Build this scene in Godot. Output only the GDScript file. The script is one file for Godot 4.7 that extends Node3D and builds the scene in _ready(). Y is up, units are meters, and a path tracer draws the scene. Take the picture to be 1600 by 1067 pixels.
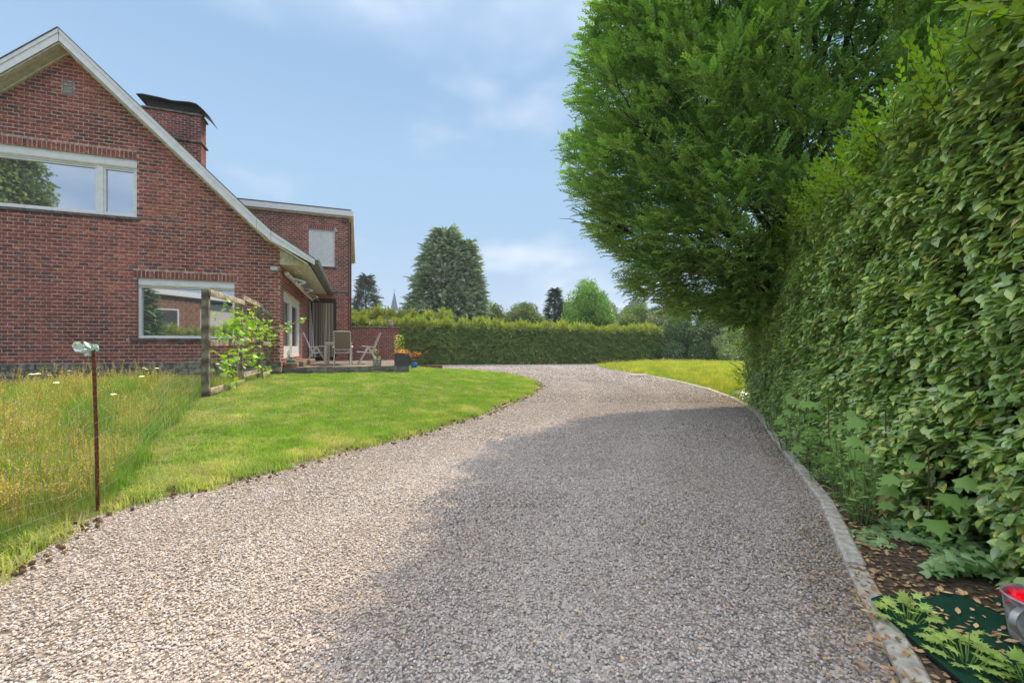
extends Node3D
# A gravel drive between a clipped hedge and a brick house, early summer.
# Distances ahead of the camera are called "ahead" (world -z); all values are metres.

class Shape:
	var v := PackedVector3Array()
	var n := PackedVector3Array()
	var c := PackedColorArray()
	var t := PackedVector2Array()
	func corner(p: Vector3, nn: Vector3, col: Color, uv := Vector2.ZERO) -> void:
		v.append(p); n.append(nn); c.append(col); t.append(uv)
	func tri(a: Vector3, b: Vector3, d: Vector3, col := Color.WHITE) -> void:
		var nn := (d - a).cross(b - a).normalized()
		corner(a, nn, col); corner(b, nn, col); corner(d, nn, col)
	func quad(a: Vector3, b: Vector3, d: Vector3, e: Vector3, col := Color.WHITE) -> void:
		tri(a, b, d, col); tri(a, d, e, col)
	func outward(a: Vector3, b: Vector3, d: Vector3, from: Vector3, col := Color.WHITE) -> void:
		if (d - a).cross(b - a).dot((a + b + d) / 3.0 - from) < 0.0: tri(a, d, b, col)
		else: tri(a, b, d, col)
	func hull_face(pts: Array, from: Vector3, col := Color.WHITE) -> void:
		for i in range(1, pts.size() - 1): outward(pts[0], pts[i], pts[i + 1], from, col)
	# a box with chamfered edges
	func box(x: Transform3D, s: Vector3, bev := 0.0, col := Color.WHITE) -> void:
		var h := s * 0.5
		var o: Vector3 = x.origin
		if bev <= 0.0:
			var k := []
			for i in 8: k.append(x * Vector3(h.x * (1 if i & 1 else -1), h.y * (1 if i & 2 else -1), h.z * (1 if i & 4 else -1)))
			for f in [[0, 1, 3, 2], [4, 5, 7, 6], [0, 1, 5, 4], [2, 3, 7, 6], [0, 2, 6, 4], [1, 3, 7, 5]]:
				hull_face([k[f[0]], k[f[1]], k[f[2]], k[f[3]]], o, col)
			return
		var b := minf(bev, minf(h.x, minf(h.y, h.z)) * 0.9)
		var q := []
		for i in 8:
			var sg := Vector3(1 if i & 1 else -1, 1 if i & 2 else -1, 1 if i & 4 else -1)
			q.append([x * (sg * Vector3(h.x, h.y - b, h.z - b)), x * (sg * Vector3(h.x - b, h.y, h.z - b)), x * (sg * Vector3(h.x - b, h.y - b, h.z))])
		for f in [[0, 2, 6, 4, 0], [1, 3, 7, 5, 0], [0, 1, 5, 4, 1], [2, 3, 7, 6, 1], [0, 1, 3, 2, 2], [4, 5, 7, 6, 2]]:
			hull_face([q[f[0]][f[4]], q[f[1]][f[4]], q[f[2]][f[4]], q[f[3]][f[4]]], o, col)
		for e in [[0, 1, 1, 2], [2, 3, 1, 2], [4, 5, 1, 2], [6, 7, 1, 2], [0, 2, 0, 2], [1, 3, 0, 2], [4, 6, 0, 2], [5, 7, 0, 2], [0, 4, 0, 1], [1, 5, 0, 1], [2, 6, 0, 1], [3, 7, 0, 1]]:
			hull_face([q[e[0]][e[2]], q[e[1]][e[2]], q[e[1]][e[3]], q[e[0]][e[3]]], o, col)
		for i in 8: hull_face([q[i][0], q[i][1], q[i][2]], o, col)
	func beam(a: Vector3, b: Vector3, w: float, hh: float, bev := 0.0, col := Color.WHITE, up := Vector3.UP) -> void:
		var z := (b - a).normalized()
		var xx := up.cross(z)
		if xx.length() < 0.01: xx = Vector3.RIGHT.cross(z)
		xx = xx.normalized()
		box(Transform3D(Basis(xx, z.cross(xx), z), (a + b) * 0.5), Vector3(w, hh, a.distance_to(b)), bev, col)
	# a round tube through points with a radius each
	func tube(pts: Array, radii: Array, sides := 6, col := Color.WHITE) -> void:
		var rings := []
		var side := Vector3.ZERO
		for i in pts.size():
			var d: Vector3 = (pts[mini(i + 1, pts.size() - 1)] - pts[maxi(i - 1, 0)]).normalized()
			if side == Vector3.ZERO: side = d.cross(Vector3.UP if absf(d.y) < 0.9 else Vector3.RIGHT)
			side = (side - d * side.dot(d)).normalized()
			var o := d.cross(side)
			var ring := []
			for k in sides:
				var an := TAU * k / sides
				ring.append(side * cos(an) + o * sin(an))
			rings.append(ring)
		for i in pts.size() - 1:
			for k in sides:
				var m := (k + 1) % sides
				var a: Vector3 = pts[i] + rings[i][k] * radii[i]
				var b: Vector3 = pts[i] + rings[i][m] * radii[i]
				var d2: Vector3 = pts[i + 1] + rings[i + 1][m] * radii[i + 1]
				var e: Vector3 = pts[i + 1] + rings[i + 1][k] * radii[i + 1]
				corner(a, rings[i][k], col); corner(e, rings[i + 1][k], col); corner(d2, rings[i + 1][m], col)
				corner(a, rings[i][k], col); corner(d2, rings[i + 1][m], col); corner(b, rings[i][m], col)
		for endp in [0, pts.size() - 1]:
			for k in range(1, sides - 1):
				outward(pts[endp] + rings[endp][0] * radii[endp], pts[endp] + rings[endp][k] * radii[endp], pts[endp] + rings[endp][k + 1] * radii[endp], pts[1 if endp == 0 else endp - 1], col)
	# a turned shape: profile of (radius, height)
	func lathe(profile: Array, sides := 16, col := Color.WHITE, at := Vector3.ZERO) -> void:
		for i in profile.size() - 1:
			var p: Vector2 = profile[i]
			var q: Vector2 = profile[i + 1]
			var sl := Vector2(q.y - p.y, p.x - q.x).normalized()
			for k in sides:
				var a0 := TAU * k / sides
				var a1 := TAU * (k + 1) / sides
				var d0 := Vector3(cos(a0), 0, sin(a0))
				var d1 := Vector3(cos(a1), 0, sin(a1))
				var n0 := d0 * sl.x + Vector3.UP * sl.y
				var n1 := d1 * sl.x + Vector3.UP * sl.y
				var A := at + d0 * p.x + Vector3.UP * p.y
				var B := at + d1 * p.x + Vector3.UP * p.y
				var D := at + d1 * q.x + Vector3.UP * q.y
				var E := at + d0 * q.x + Vector3.UP * q.y
				corner(A, n0, col); corner(D, n1, col); corner(E, n0, col)
				corner(A, n0, col); corner(B, n1, col); corner(D, n1, col)
	func mesh() -> ArrayMesh:
		var m := ArrayMesh.new()
		if v.is_empty(): return m
		var arr := []
		arr.resize(Mesh.ARRAY_MAX)
		arr[Mesh.ARRAY_VERTEX] = v
		arr[Mesh.ARRAY_NORMAL] = n
		arr[Mesh.ARRAY_COLOR] = c
		arr[Mesh.ARRAY_TEX_UV] = t
		m.add_surface_from_arrays(Mesh.PRIMITIVE_TRIANGLES, arr)
		return m

class Scatter:
	var buf := PackedFloat32Array()
	var count := 0
	func put(x: Transform3D, col := Color.WHITE) -> void:
		var b := x.basis
		buf.append_array(PackedFloat32Array([b.x.x, b.y.x, b.z.x, x.origin.x, b.x.y, b.y.y, b.z.y, x.origin.y, b.x.z, b.y.z, b.z.z, x.origin.z, col.r, col.g, col.b, 1.0]))
		count += 1

const LEAF_TOTAL := 2.3
var rng := RandomNumberGenerator.new()
var used := {}
var noise := FastNoiseLite.new()

func rnd(a: float, b: float) -> float: return rng.randf_range(a, b)
func at(x: float, y: float, ahead: float) -> Vector3: return Vector3(x, y, -ahead)

func numbered(called: String) -> String:
	var k: int = used.get(called, 0)
	used[called] = k + 1
	return called if k == 0 else "%s_%03d" % [called, k]

func tag(o: Node3D, label: String, category: String, group := "") -> Node3D:
	o.set_meta("label", label)
	o.set_meta("category", category)
	if group: o.set_meta("group", group)
	return o

func thing(called: String, label: String, category: String, where := Vector3.ZERO, turn := 0.0, group := "") -> Node3D:
	var o := Node3D.new()
	o.name = numbered(called)
	add_child(o)
	o.position = where
	o.rotation.y = turn
	return tag(o, label, category, group)

func part(called: String, m, mat: Material, parent: Node3D, x := Transform3D()) -> MeshInstance3D:
	var o := MeshInstance3D.new()
	o.name = called
	o.mesh = m.mesh() if m is Shape else m
	o.material_override = mat
	o.transform = x
	parent.add_child(o, true)
	return o

func structure(called: String, m, mat: Material, parent: Node3D = null) -> MeshInstance3D:
	var o := MeshInstance3D.new()
	o.name = numbered(called) if parent == null else called
	o.mesh = m.mesh() if m is Shape else m
	o.material_override = mat
	if parent: parent.add_child(o, true)
	else:
		add_child(o)
		o.set_meta("kind", "structure")
	return o

func many(called: String, m, mat: Material, s: Scatter, parent: Node3D) -> MultiMeshInstance3D:
	var mm := MultiMesh.new()
	mm.transform_format = MultiMesh.TRANSFORM_3D
	mm.use_colors = true
	mm.mesh = m.mesh() if m is Shape else m
	mm.instance_count = s.count
	mm.buffer = s.buf
	var o := MultiMeshInstance3D.new()
	o.name = called if parent != self else numbered(called)
	o.multimesh = mm
	o.material_override = mat
	o.set_meta("kind", "stuff")
	parent.add_child(o, true)
	return o

# ---- materials: base colours are linear reflectances
func lin(r: float, g: float, b: float) -> Color: return Color(r, g, b).linear_to_srgb()

func ramp(stops: Array) -> Gradient:
	var g := Gradient.new()
	var off := PackedFloat32Array()
	var cols := PackedColorArray()
	for s in stops:
		off.append(s[0]); cols.append(s[1])
	g.offsets = off
	g.colors = cols
	return g

func noise_tex(freq: float, sd: int, stops: Array, size := 512, kind := FastNoiseLite.TYPE_SIMPLEX_SMOOTH, oct := 5, normal := false, bump := 4.0) -> NoiseTexture2D:
	var f := FastNoiseLite.new()
	f.noise_type = kind
	f.frequency = freq
	f.seed = sd
	f.fractal_octaves = oct
	if kind == FastNoiseLite.TYPE_CELLULAR:
		f.fractal_type = FastNoiseLite.FRACTAL_NONE
		f.cellular_return_type = FastNoiseLite.RETURN_CELL_VALUE
	var t := NoiseTexture2D.new()
	t.width = size
	t.height = size
	t.seamless = true
	t.noise = f
	t.as_normal_map = normal
	t.bump_strength = bump
	if not normal and stops.size(): t.color_ramp = ramp(stops)
	return t

func paint(base: Color, rough := 0.7, vary := 0.0, scale := 1.0, sd := 1, bump := 0.0, world := true) -> StandardMaterial3D:
	var m := StandardMaterial3D.new()
	m.albedo_color = base
	m.roughness = rough
	m.vertex_color_use_as_albedo = true
	if vary > 0.0:
		m.albedo_texture = noise_tex(0.012, sd, [[0.2, Color(1, 1, 1).darkened(vary)], [0.55, Color.WHITE.darkened(vary * 0.35)], [0.8, Color.WHITE]], 256, FastNoiseLite.TYPE_SIMPLEX_SMOOTH, 6)
	if bump > 0.0:
		m.heightmap_enabled = true
		m.heightmap_scale = bump
		m.heightmap_texture = noise_tex(0.03, sd + 7, [[0.0, Color.BLACK], [1.0, Color.WHITE]], 256)
	if vary > 0.0 or bump > 0.0:
		m.uv1_triplanar = true
		m.uv1_world_triplanar = world
		m.uv1_scale = Vector3.ONE * scale
	return m

func leafy(rough := 0.55, through := Color(0.62, 0.8, 0.25), tex: Texture2D = null) -> StandardMaterial3D:
	var m := StandardMaterial3D.new()
	m.albedo_color = Color(LEAF_TOTAL, LEAF_TOTAL, LEAF_TOTAL).linear_to_srgb()   # what a leaf reflects and lets through together
	m.vertex_color_use_as_albedo = true
	m.roughness = rough
	m.metallic_specular = 0.4
	m.backlight_enabled = true
	m.backlight = through
	if tex: m.albedo_texture = tex
	return m

# ---- the lie of the land: edges of the gravel as (x, ahead)
var lawn_edge := PackedVector2Array([Vector2(-1.7, -3.0), Vector2(-1.95, 0.4), Vector2(-2.12, 1.4), Vector2(-2.23, 1.8), Vector2(-2.33, 2.05), Vector2(-2.46, 2.35), Vector2(-2.44, 2.6), Vector2(-2.12, 2.94), Vector2(-1.86, 3.39), Vector2(-1.63, 3.87), Vector2(-1.13, 4.65), Vector2(-0.38, 6.2), Vector2(0.25, 8.2), Vector2(0.6, 9.6), Vector2(0.72, 10.9), Vector2(0.66, 12.2), Vector2(0.4, 13.7), Vector2(-0.24, 15.6), Vector2(-1.6, 17.5), Vector2(-3.2, 18.8), Vector2(-6.5, 19.6), Vector2(-12.0, 20.0)])
var kerb_edge := PackedVector2Array([Vector2(0.15, -3.0), Vector2(0.72, 0.0), Vector2(1.1, 1.25), Vector2(1.55, 1.98), Vector2(1.92, 2.6), Vector2(2.9, 4.75), Vector2(3.68, 6.35), Vector2(4.2, 7.9), Vector2(4.6, 10.0), Vector2(4.72, 11.9), Vector2(4.66, 15.2), Vector2(4.3, 18.7), Vector2(4.25, 20.5), Vector2(4.6, 22.6)])
const GX := -16.0
const GZ := -3.0
const STEP := 0.1
const NX := 281
const NZ := 261
var left_d := PackedFloat32Array()
var right_d := PackedFloat32Array()

func edge_distance(line: PackedVector2Array, p: Vector2) -> float:
	var best := 1e9
	var sg := 1.0
	for i in line.size() - 1:
		var a := line[i]
		var ab := line[i + 1] - a
		var tt := clampf((p - a).dot(ab) / ab.length_squared(), 0.0, 1.0)
		var d := (p - a - ab * tt).length_squared()
		if d < best - 1e-9:
			best = d
			sg = signf(ab.cross(p - a))
	return sqrt(best) * (sg if sg != 0.0 else 1.0)

func survey() -> void:
	left_d.resize(NX * NZ)
	right_d.resize(NX * NZ)
	for j in NZ:
		for i in NX:
			var p := Vector2(GX + i * STEP, GZ + j * STEP)
			left_d[j * NX + i] = edge_distance(lawn_edge, p)
			right_d[j * NX + i] = -edge_distance(kerb_edge, p)

func look(a: PackedFloat32Array, x: float, z: float) -> float:
	var fx := clampf((x - GX) / STEP, 0.0, NX - 1.001)
	var fz := clampf((z - GZ) / STEP, 0.0, NZ - 1.001)
	var i := int(fx)
	var j := int(fz)
	fx -= i
	fz -= j
	var k := j * NX + i
	return lerpf(lerpf(a[k], a[k + 1], fx), lerpf(a[k + NX], a[k + NX + 1], fx), fz)

func lawn_height(x: float, z: float) -> float:
	var d := look(left_d, x, z) + noise.get_noise_2d(x * 160.0, z * 160.0) * 0.05
	return lerpf(-0.07, 0.022, smoothstep(-0.12, 0.06, d)) + (0.3 - 0.12 * smoothstep(-5.6, -7.0, x)) * smoothstep(0.0, 4.2, d) * smoothstep(19.0, 15.0, z) + noise.get_noise_2d(x * 60.0, z * 60.0) * 0.02 * smoothstep(0.0, 0.5, d)

func verge_height(x: float, z: float) -> float:
	var d := look(right_d, x, z)
	return lerpf(-0.07, 0.02, smoothstep(-0.1, 0.1, d)) + 0.12 * smoothstep(0.0, 3.0, d) * smoothstep(6.0, 10.0, z) + noise.get_noise_2d(x * 60.0 + 900.0, z * 60.0) * 0.025 * smoothstep(0.0, 0.4, d)

func land(x0: float, x1: float, z0: float, z1: float, d: PackedFloat32Array, height: Callable) -> Shape:
	var s := Shape.new()
	var nx := int((x1 - x0) / STEP)
	var nz := int((z1 - z0) / STEP)
	var hs := PackedFloat32Array()
	hs.resize((nx + 1) * (nz + 1))
	for j in nz + 1:
		for i in nx + 1:
			hs[j * (nx + 1) + i] = height.call(x0 + i * STEP, z0 + j * STEP)
	for j in nz:
		for i in nx:
			var x := x0 + i * STEP
			var z := z0 + j * STEP
			if look(d, x + STEP * 0.5, z + STEP * 0.5) < -0.3: continue
			var q := []
			for o in [[0, 0], [0, 1], [1, 1], [1, 0]]:
				var ii: int = i + o[0]
				var jj: int = j + o[1]
				var k := jj * (nx + 1) + ii
				var hl := hs[k - 1] if ii > 0 else hs[k]
				var hr := hs[k + 1] if ii < nx else hs[k]
				var hd := hs[k - nx - 1] if jj > 0 else hs[k]
				var hu := hs[k + nx + 1] if jj < nz else hs[k]
				q.append([at(x0 + ii * STEP, hs[k], z0 + jj * STEP), Vector3(hl - hr, 2 * STEP, hu - hd).normalized()])
			for f in [0, 1, 2, 0, 2, 3]: s.corner(q[f][0], q[f][1], Color.WHITE)
	return s

func flat(points: PackedVector2Array, y: float) -> Shape:
	var s := Shape.new()
	var ix := Geometry2D.triangulate_polygon(points)
	for i in range(0, ix.size(), 3):
		var a := at(points[ix[i]].x, y, points[ix[i]].y)
		var b := at(points[ix[i + 1]].x, y, points[ix[i + 1]].y)
		var c := at(points[ix[i + 2]].x, y, points[ix[i + 2]].y)
		s.outward(a, b, c, (a + b + c) / 3.0 + Vector3.DOWN)
	return s

# ---- leaves, sprigs and blades
# a pointed leaf along +z from the origin, lying in the xz plane, folded along its midrib
func leaf_shape(s: Shape, x: Transform3D, length: float, width: float, col: Color, rows := 4, fold := 0.18, droop := 0.15) -> void:
	var pts := []
	for i in rows + 1:
		var f := float(i) / rows
		var w := width * 0.5 * pow(sin(PI * pow(clampf(f, 0.0, 1.0), 0.8)), 0.8) if i < rows and i > 0 else 0.0
		var y := -droop * length * f * f
		pts.append([Vector3(-w, y + fold * w, length * f), Vector3(0, y, length * f), Vector3(w, y + fold * w, length * f), f])
	var nn := x.basis.y.normalized()
	for i in rows:
		var a: Array = pts[i]
		var b: Array = pts[i + 1]
		for sd in [0, 2]:
			var q: Array = [a[1], a[sd], b[sd], b[1]]
			var u := [0.5, 0.0 if sd == 0 else 1.0, 0.0 if sd == 0 else 1.0, 0.5]
			var ws := [0.0, a[2].x, b[2].x, 0.0]
			var vv := [a[3], a[3], b[3], b[3]]
			var nl := (x.basis * Vector3((0.35 if sd == 2 else -0.35) * -1.0, 1, 0)).normalized()
			var idx := [0, 1, 2, 0, 2, 3] if i > 0 else [0, 2, 3]
			if i == rows - 1: idx = [0, 1, 3]
			if sd == 0: idx.reverse()
			for k in idx:
				s.corner(x * q[k], (nl + nn).normalized(), col, Vector2(0.5 + (-1.0 if sd == 0 else 1.0) * ws[k] / width, vv[k]))

func tiny_leaf(s: Shape, x: Transform3D, length: float, width: float, col: Color) -> void:
	var a := x.origin
	var b := x * Vector3(-width * 0.5, width * 0.12, length * 0.45)
	var c := x * Vector3(0, -length * 0.1, length)
	var d := x * Vector3(width * 0.5, width * 0.12, length * 0.45)
	s.tri(a, b, c, col)
	s.tri(a, c, d, col)

func aim(forward: Vector3, up: Vector3) -> Basis:
	var z := forward.normalized()
	var xx := up.cross(z)
	if xx.length() < 0.001: xx = Vector3.RIGHT.cross(z)
	xx = xx.normalized()
	return Basis(xx, z.cross(xx), z)

# a twig along +z with leaves to both sides in one spray
func sprig(count: int, length: float, leaf_l: float, leaf_w: float, spread := 0.9, loose := 0.35, bark := Color(0.05, 0.035, 0.02), fine := false) -> Shape:
	var s := Shape.new()
	var bend := []
	for i in 5:
		var f := i / 4.0
		bend.append(Vector3(rnd(-0.02, 0.02), -0.12 * f * f * length, f * length))
	s.tube(bend, [0.003, 0.0025, 0.002, 0.0015, 0.001], 3, bark)
	for i in count:
		var f := (i + 0.6) / count
		var p := Vector3(0, -0.12 * f * f * length, f * length)
		var sd := 1.0 if i % 2 == 0 else -1.0
		var dir := Vector3(sd * spread * (1.1 - f * 0.7), rnd(-loose, loose) * 0.6, 0.55 + f * 0.5)
		var up := Vector3(rnd(-loose, loose), 1, rnd(-loose, loose))
		var g := rnd(0.8, 1.2)
		var col := Color(g * rnd(0.9, 1.15), g, g * rnd(0.8, 1.1))
		var k := rnd(0.75, 1.15) * (1.0 - 0.25 * f)
		if fine: leaf_shape(s, Transform3D(aim(dir, up), p), leaf_l * k, leaf_w * k, col, 3)
		else: tiny_leaf(s, Transform3D(aim(dir, up), p), leaf_l * k, leaf_w * k, col)
	return s

# leaves pointing every way inside a ball
func clump(count: int, radius: float, leaf_l: float, leaf_w: float, flatten := 1.0) -> Shape:
	var s := Shape.new()
	for i in count:
		var d := Vector3(rng.randfn(), rng.randfn() * flatten, rng.randfn()).normalized()
		var p := d * radius * pow(rnd(0.05, 1.0), 0.5)
		p.y *= flatten
		var dir := (d + Vector3(rnd(-0.8, 0.8), rnd(-0.9, 0.3), rnd(-0.8, 0.8)))
		var g := rnd(0.75, 1.25)
		tiny_leaf(s, Transform3D(aim(dir, d + Vector3.UP * 1.2 + Vector3(rnd(-0.6, 0.6), 0, rnd(-0.6, 0.6))), p), leaf_l * rnd(0.7, 1.2), leaf_w * rnd(0.7, 1.2), Color(g * rnd(0.9, 1.15), g, g * rnd(0.8, 1.1)))
	return s

# a drooping conifer spray along +z
func conifer_spray(length: float, wide: float, count: int) -> Shape:
	var s := Shape.new()
	s.tube([Vector3.ZERO, Vector3(0, -0.05 * length, length * 0.6), Vector3(0, -0.2 * length, length)], [0.012, 0.008, 0.003], 3, Color(0.5, 0.4, 0.3))
	for i in count:
		var f := (i + 0.5) / count
		var sd := 1.0 if i % 2 == 0 else -1.0
		var p := Vector3(0, -0.2 * f * f * length, f * length)
		var dir := Vector3(sd * (1.0 - f * 0.4), rnd(-0.5, 0.15), 0.7 + f)
		var g := rnd(0.7, 1.25)
		tiny_leaf(s, Transform3D(aim(dir, Vector3(rnd(-0.5, 0.5), 1, 0)), p), wide * (1.1 - f * 0.6) * rnd(0.7, 1.2), wide * rnd(0.22, 0.34), Color(g, g, g * rnd(0.85, 1.15)))
	return s

func tuft(blades: int, h0: float, h1: float, radius: float, width: float, lean: float, tip := Color.WHITE, root := Color.WHITE) -> Shape:
	var s := Shape.new()
	for i in blades:
		var an := rnd(0, TAU)
		var r := radius * sqrt(rnd(0, 1))
		var p := Vector3(cos(an) * r, -0.01, sin(an) * r)
		var hh := rnd(h0, h1)
		var dn := rnd(0, TAU)
		var d := Vector3(cos(dn), 0, sin(dn)) * lean * rnd(0.3, 1.5)
		var w := Vector3(-sin(dn + rnd(-0.6, 0.6)), 0, cos(dn)) * width * rnd(0.7, 1.2)
		var q1 := p + Vector3.UP * hh * 0.5 + d * hh * 0.25
		var q2 := p + Vector3.UP * hh * (1.0 - lean * 0.25) + d * hh
		var g := rnd(0.75, 1.25)
		var c0 := Color(root.r * g, root.g * g, root.b * g)
		var c1 := Color(tip.r * g, tip.g * g, tip.b * g)
		var cm := c0.lerp(c1, 0.5)
		var face := (p + w * 0.5 - (p - w * 0.5)).cross(q1 - p).normalized()
		var nn := (face + Vector3.UP * 0.5).normalized()
		s.corner(p - w * 0.5, nn, c0); s.corner(q1 - w * 0.4, nn, cm); s.corner(p + w * 0.5, nn, c0)
		s.corner(q1 - w * 0.4, nn, cm); s.corner(q1 + w * 0.4, nn, cm); s.corner(p + w * 0.5, nn, c0)
		s.corner(q1 - w * 0.4, nn, cm); s.corner(q2, nn, c1); s.corner(q1 + w * 0.4, nn, cm)
	return s

func seed_head(h0: float) -> Shape:
	var s := Shape.new()
	for i in 3:
		var dn := rnd(0, TAU)
		var lean := rnd(0.05, 0.35)
		var d := Vector3(cos(dn), 0, sin(dn)) * lean
		var hh := h0 * rnd(0.75, 1.15)
		var base := Vector3(rnd(-0.05, 0.05), 0, rnd(-0.05, 0.05))
		var mid := base + Vector3.UP * hh * 0.6 + d * hh * 0.4
		var top := base + Vector3.UP * hh * (1 - lean * 0.3) + d * hh
		s.tube([base, mid, top], [0.0014, 0.0012, 0.0009], 3, Color(0.55, 0.5, 0.2))
		for k in 9:
			var f := k / 8.0
			var p := mid.lerp(top, 0.45 + 0.6 * f)
			var sd := Vector3(rnd(-1, 1), rnd(0.3, 1.4), rnd(-1, 1))
			tiny_leaf(s, Transform3D(aim(sd, Vector3(rnd(-1, 1), 1, rnd(-1, 1))), p), 0.026 * (1.2 - f * 0.6), 0.008, Color(rnd(0.85, 1.2), rnd(0.72, 0.95), rnd(0.42, 0.6)))
	return s

# ---- the house: x runs along the gable wall (0 at its right corner), z outwards
const HOUSE_AT := Vector3(-5.542, 0.0, -10.0)
const HOUSE_TURN := 0.35078
var brick_mat: StandardMaterial3D
var mortar_mat: StandardMaterial3D
var white_mat: StandardMaterial3D
var cream_mat: StandardMaterial3D
var stone_mat: StandardMaterial3D
var pane_mat: StandardMaterial3D
var brick_shapes := []
var brick_tones := [Color(0.52, 0.145, 0.108), Color(0.46, 0.122, 0.097), Color(0.57, 0.175, 0.122), Color(0.40, 0.11, 0.095), Color(0.50, 0.14, 0.117), Color(0.30, 0.115, 0.108), Color(0.22, 0.107, 0.112), Color(0.62, 0.215, 0.13)]
var tone_odds := [0, 0, 0, 1, 1, 1, 2, 2, 3, 3, 4, 4, 5, 5, 6, 7]

func house_point(u: float, y: float, z: float) -> Vector3:
	return HOUSE_AT + Vector3(u, y, z).rotated(Vector3.UP, HOUSE_TURN)

func roof_under(u: float) -> float:
	if u <= -0.25: return 7.10 - 0.99 * absf(u + 3.86)
	return 3.526 - 0.62 * (u + 0.25)

func prism(s: Shape, pts: Array, z0: float, z1: float, col := Color.WHITE) -> void:
	var mid := Vector3.ZERO
	for p in pts: mid += Vector3(p.x, p.y, (z0 + z1) * 0.5)
	mid /= pts.size()
	var a := []
	var b := []
	for p in pts:
		a.append(Vector3(p.x, p.y, z0))
		b.append(Vector3(p.x, p.y, z1))
	s.hull_face(a, mid, col)
	s.hull_face(b, mid, col)
	for i in pts.size():
		var j := (i + 1) % pts.size()
		s.hull_face([a[i], a[j], b[j], b[i]], mid, col)

func block(s: Shape, x0: float, x1: float, y0: float, y1: float, z0: float, z1: float, bev := 0.0, col := Color.WHITE) -> void:
	s.box(Transform3D(Basis(), Vector3((x0 + x1) * 0.5, (y0 + y1) * 0.5, (z0 + z1) * 0.5)), Vector3(x1 - x0, y1 - y0, z1 - z0), bev, col)

func free_run(_y: float) -> Vector2: return Vector2(-1e6, 1e6)

# courses of stretcher bond between u0 and u1; holes are [u0, u1, y0, y1]; span(y) gives the free run at that height
func courses(u0: float, u1: float, y0: float, y1: float, holes: Array, span: Callable, pitch := 0.168, rise := 0.075) -> Array:
	var out := []
	var row := 0
	var y := y0
	while y + rise * 0.6 < y1:
		var yc := y + rise * 0.5
		var sp: Vector2 = span.call(yc)
		var runs := [[maxf(u0, sp.x), minf(u1, sp.y)]]
		for h in holes:
			if yc > h[2] - 0.01 and yc < h[3] + 0.01:
				var nr := []
				for r in runs:
					if h[1] <= r[0] or h[0] >= r[1]: nr.append(r)
					else:
						if h[0] > r[0]: nr.append([r[0], h[0]])
						if h[1] < r[1]: nr.append([h[1], r[1]])
				runs = nr
		for r in runs:
			var k := floori((r[0] - u0) / pitch) - 1
			while true:
				var a: float = u0 + k * pitch + (pitch * 0.5 if row % 2 else 0.0)
				k += 1
				if a >= r[1]: break
				var lo := maxf(a + 0.008, r[0])
				var hi := minf(a + pitch - 0.008, r[1])
				if hi - lo > 0.025: out.append([(lo + hi) * 0.5, yc, hi - lo])
		row += 1
		y += rise
	return out

func make_bricks() -> void:
	for tone in brick_tones:
		for k in 3:
			var s := Shape.new()
			s.box(Transform3D(), Vector3(0.152, 0.054, 0.03), 0.0045, tone * rnd(0.85, 1.15))
			for i in s.v.size():
				s.v[i] += Vector3(sin(s.v[i].y * 190.0 + k * 2.0) * 0.0012, sin(s.v[i].x * 70.0 + k) * 0.0014, 0.0)
			brick_shapes.append(s.mesh())
	var plain := Shape.new()
	plain.box(Transform3D(), Vector3(0.152, 0.054, 0.03), 0.0045)
	brick_shapes.append(plain.mesh())

# bricks into parent's frame: x0 maps (u, y) of the field; the first "single" are parts of their own
func lay(list: Array, parent: Node3D, frame: Transform3D, single: int, called := "brick", upright := false) -> void:
	var sc := Scatter.new()
	for i in list.size():
		var b: Array = list[i]
		var sz := Vector3(b[2] / 0.152, rnd(0.96, 1.03), 1.0)
		var basis := Basis(Vector3(sz.x, 0, 0), Vector3(0, sz.y, 0), Vector3(0, 0, 1))
		basis = basis.rotated(Vector3(0, 0, 1), rnd(-0.006, 0.006) + (PI / 2 if upright else 0.0))
		basis = basis.rotated(Vector3(0, 1, 0), rnd(-0.012, 0.012))
		var x := frame * Transform3D(basis, Vector3(b[0], b[1], -0.0105 + rnd(-0.002, 0.002)))
		var tone: int = tone_odds[rng.randi() % tone_odds.size()]
		if i < single: part(called, brick_shapes[tone * 3 + rng.randi() % 3], brick_mat, parent, x)
		else:
			var g := rnd(0.8, 1.2) * (1.0 + 0.5 * noise.get_noise_2d(b[0] * 40.0, b[1] * 18.0))
			var col: Color = brick_tones[tone]
			sc.put(x, Color(col.r * g, col.g * g, col.b * g))
	if sc.count: many(called + "_field" if called == "brick" else called, brick_shapes[-1], brick_mat, sc, parent)

func ring(s: Shape, u0: float, u1: float, y0: float, y1: float, w: float, z0: float, z1: float, bev := 0.006) -> void:
	block(s, u0, u1, y1 - w, y1, z0, z1, bev)
	block(s, u0, u1, y0, y0 + w, z0, z1, bev)
	block(s, u0, u0 + w, y0 + w, y1 - w, z0, z1 - 0.001, bev)
	block(s, u1 - w, u1, y0 + w, y1 - w, z0, z1 - 0.001, bev)

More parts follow.
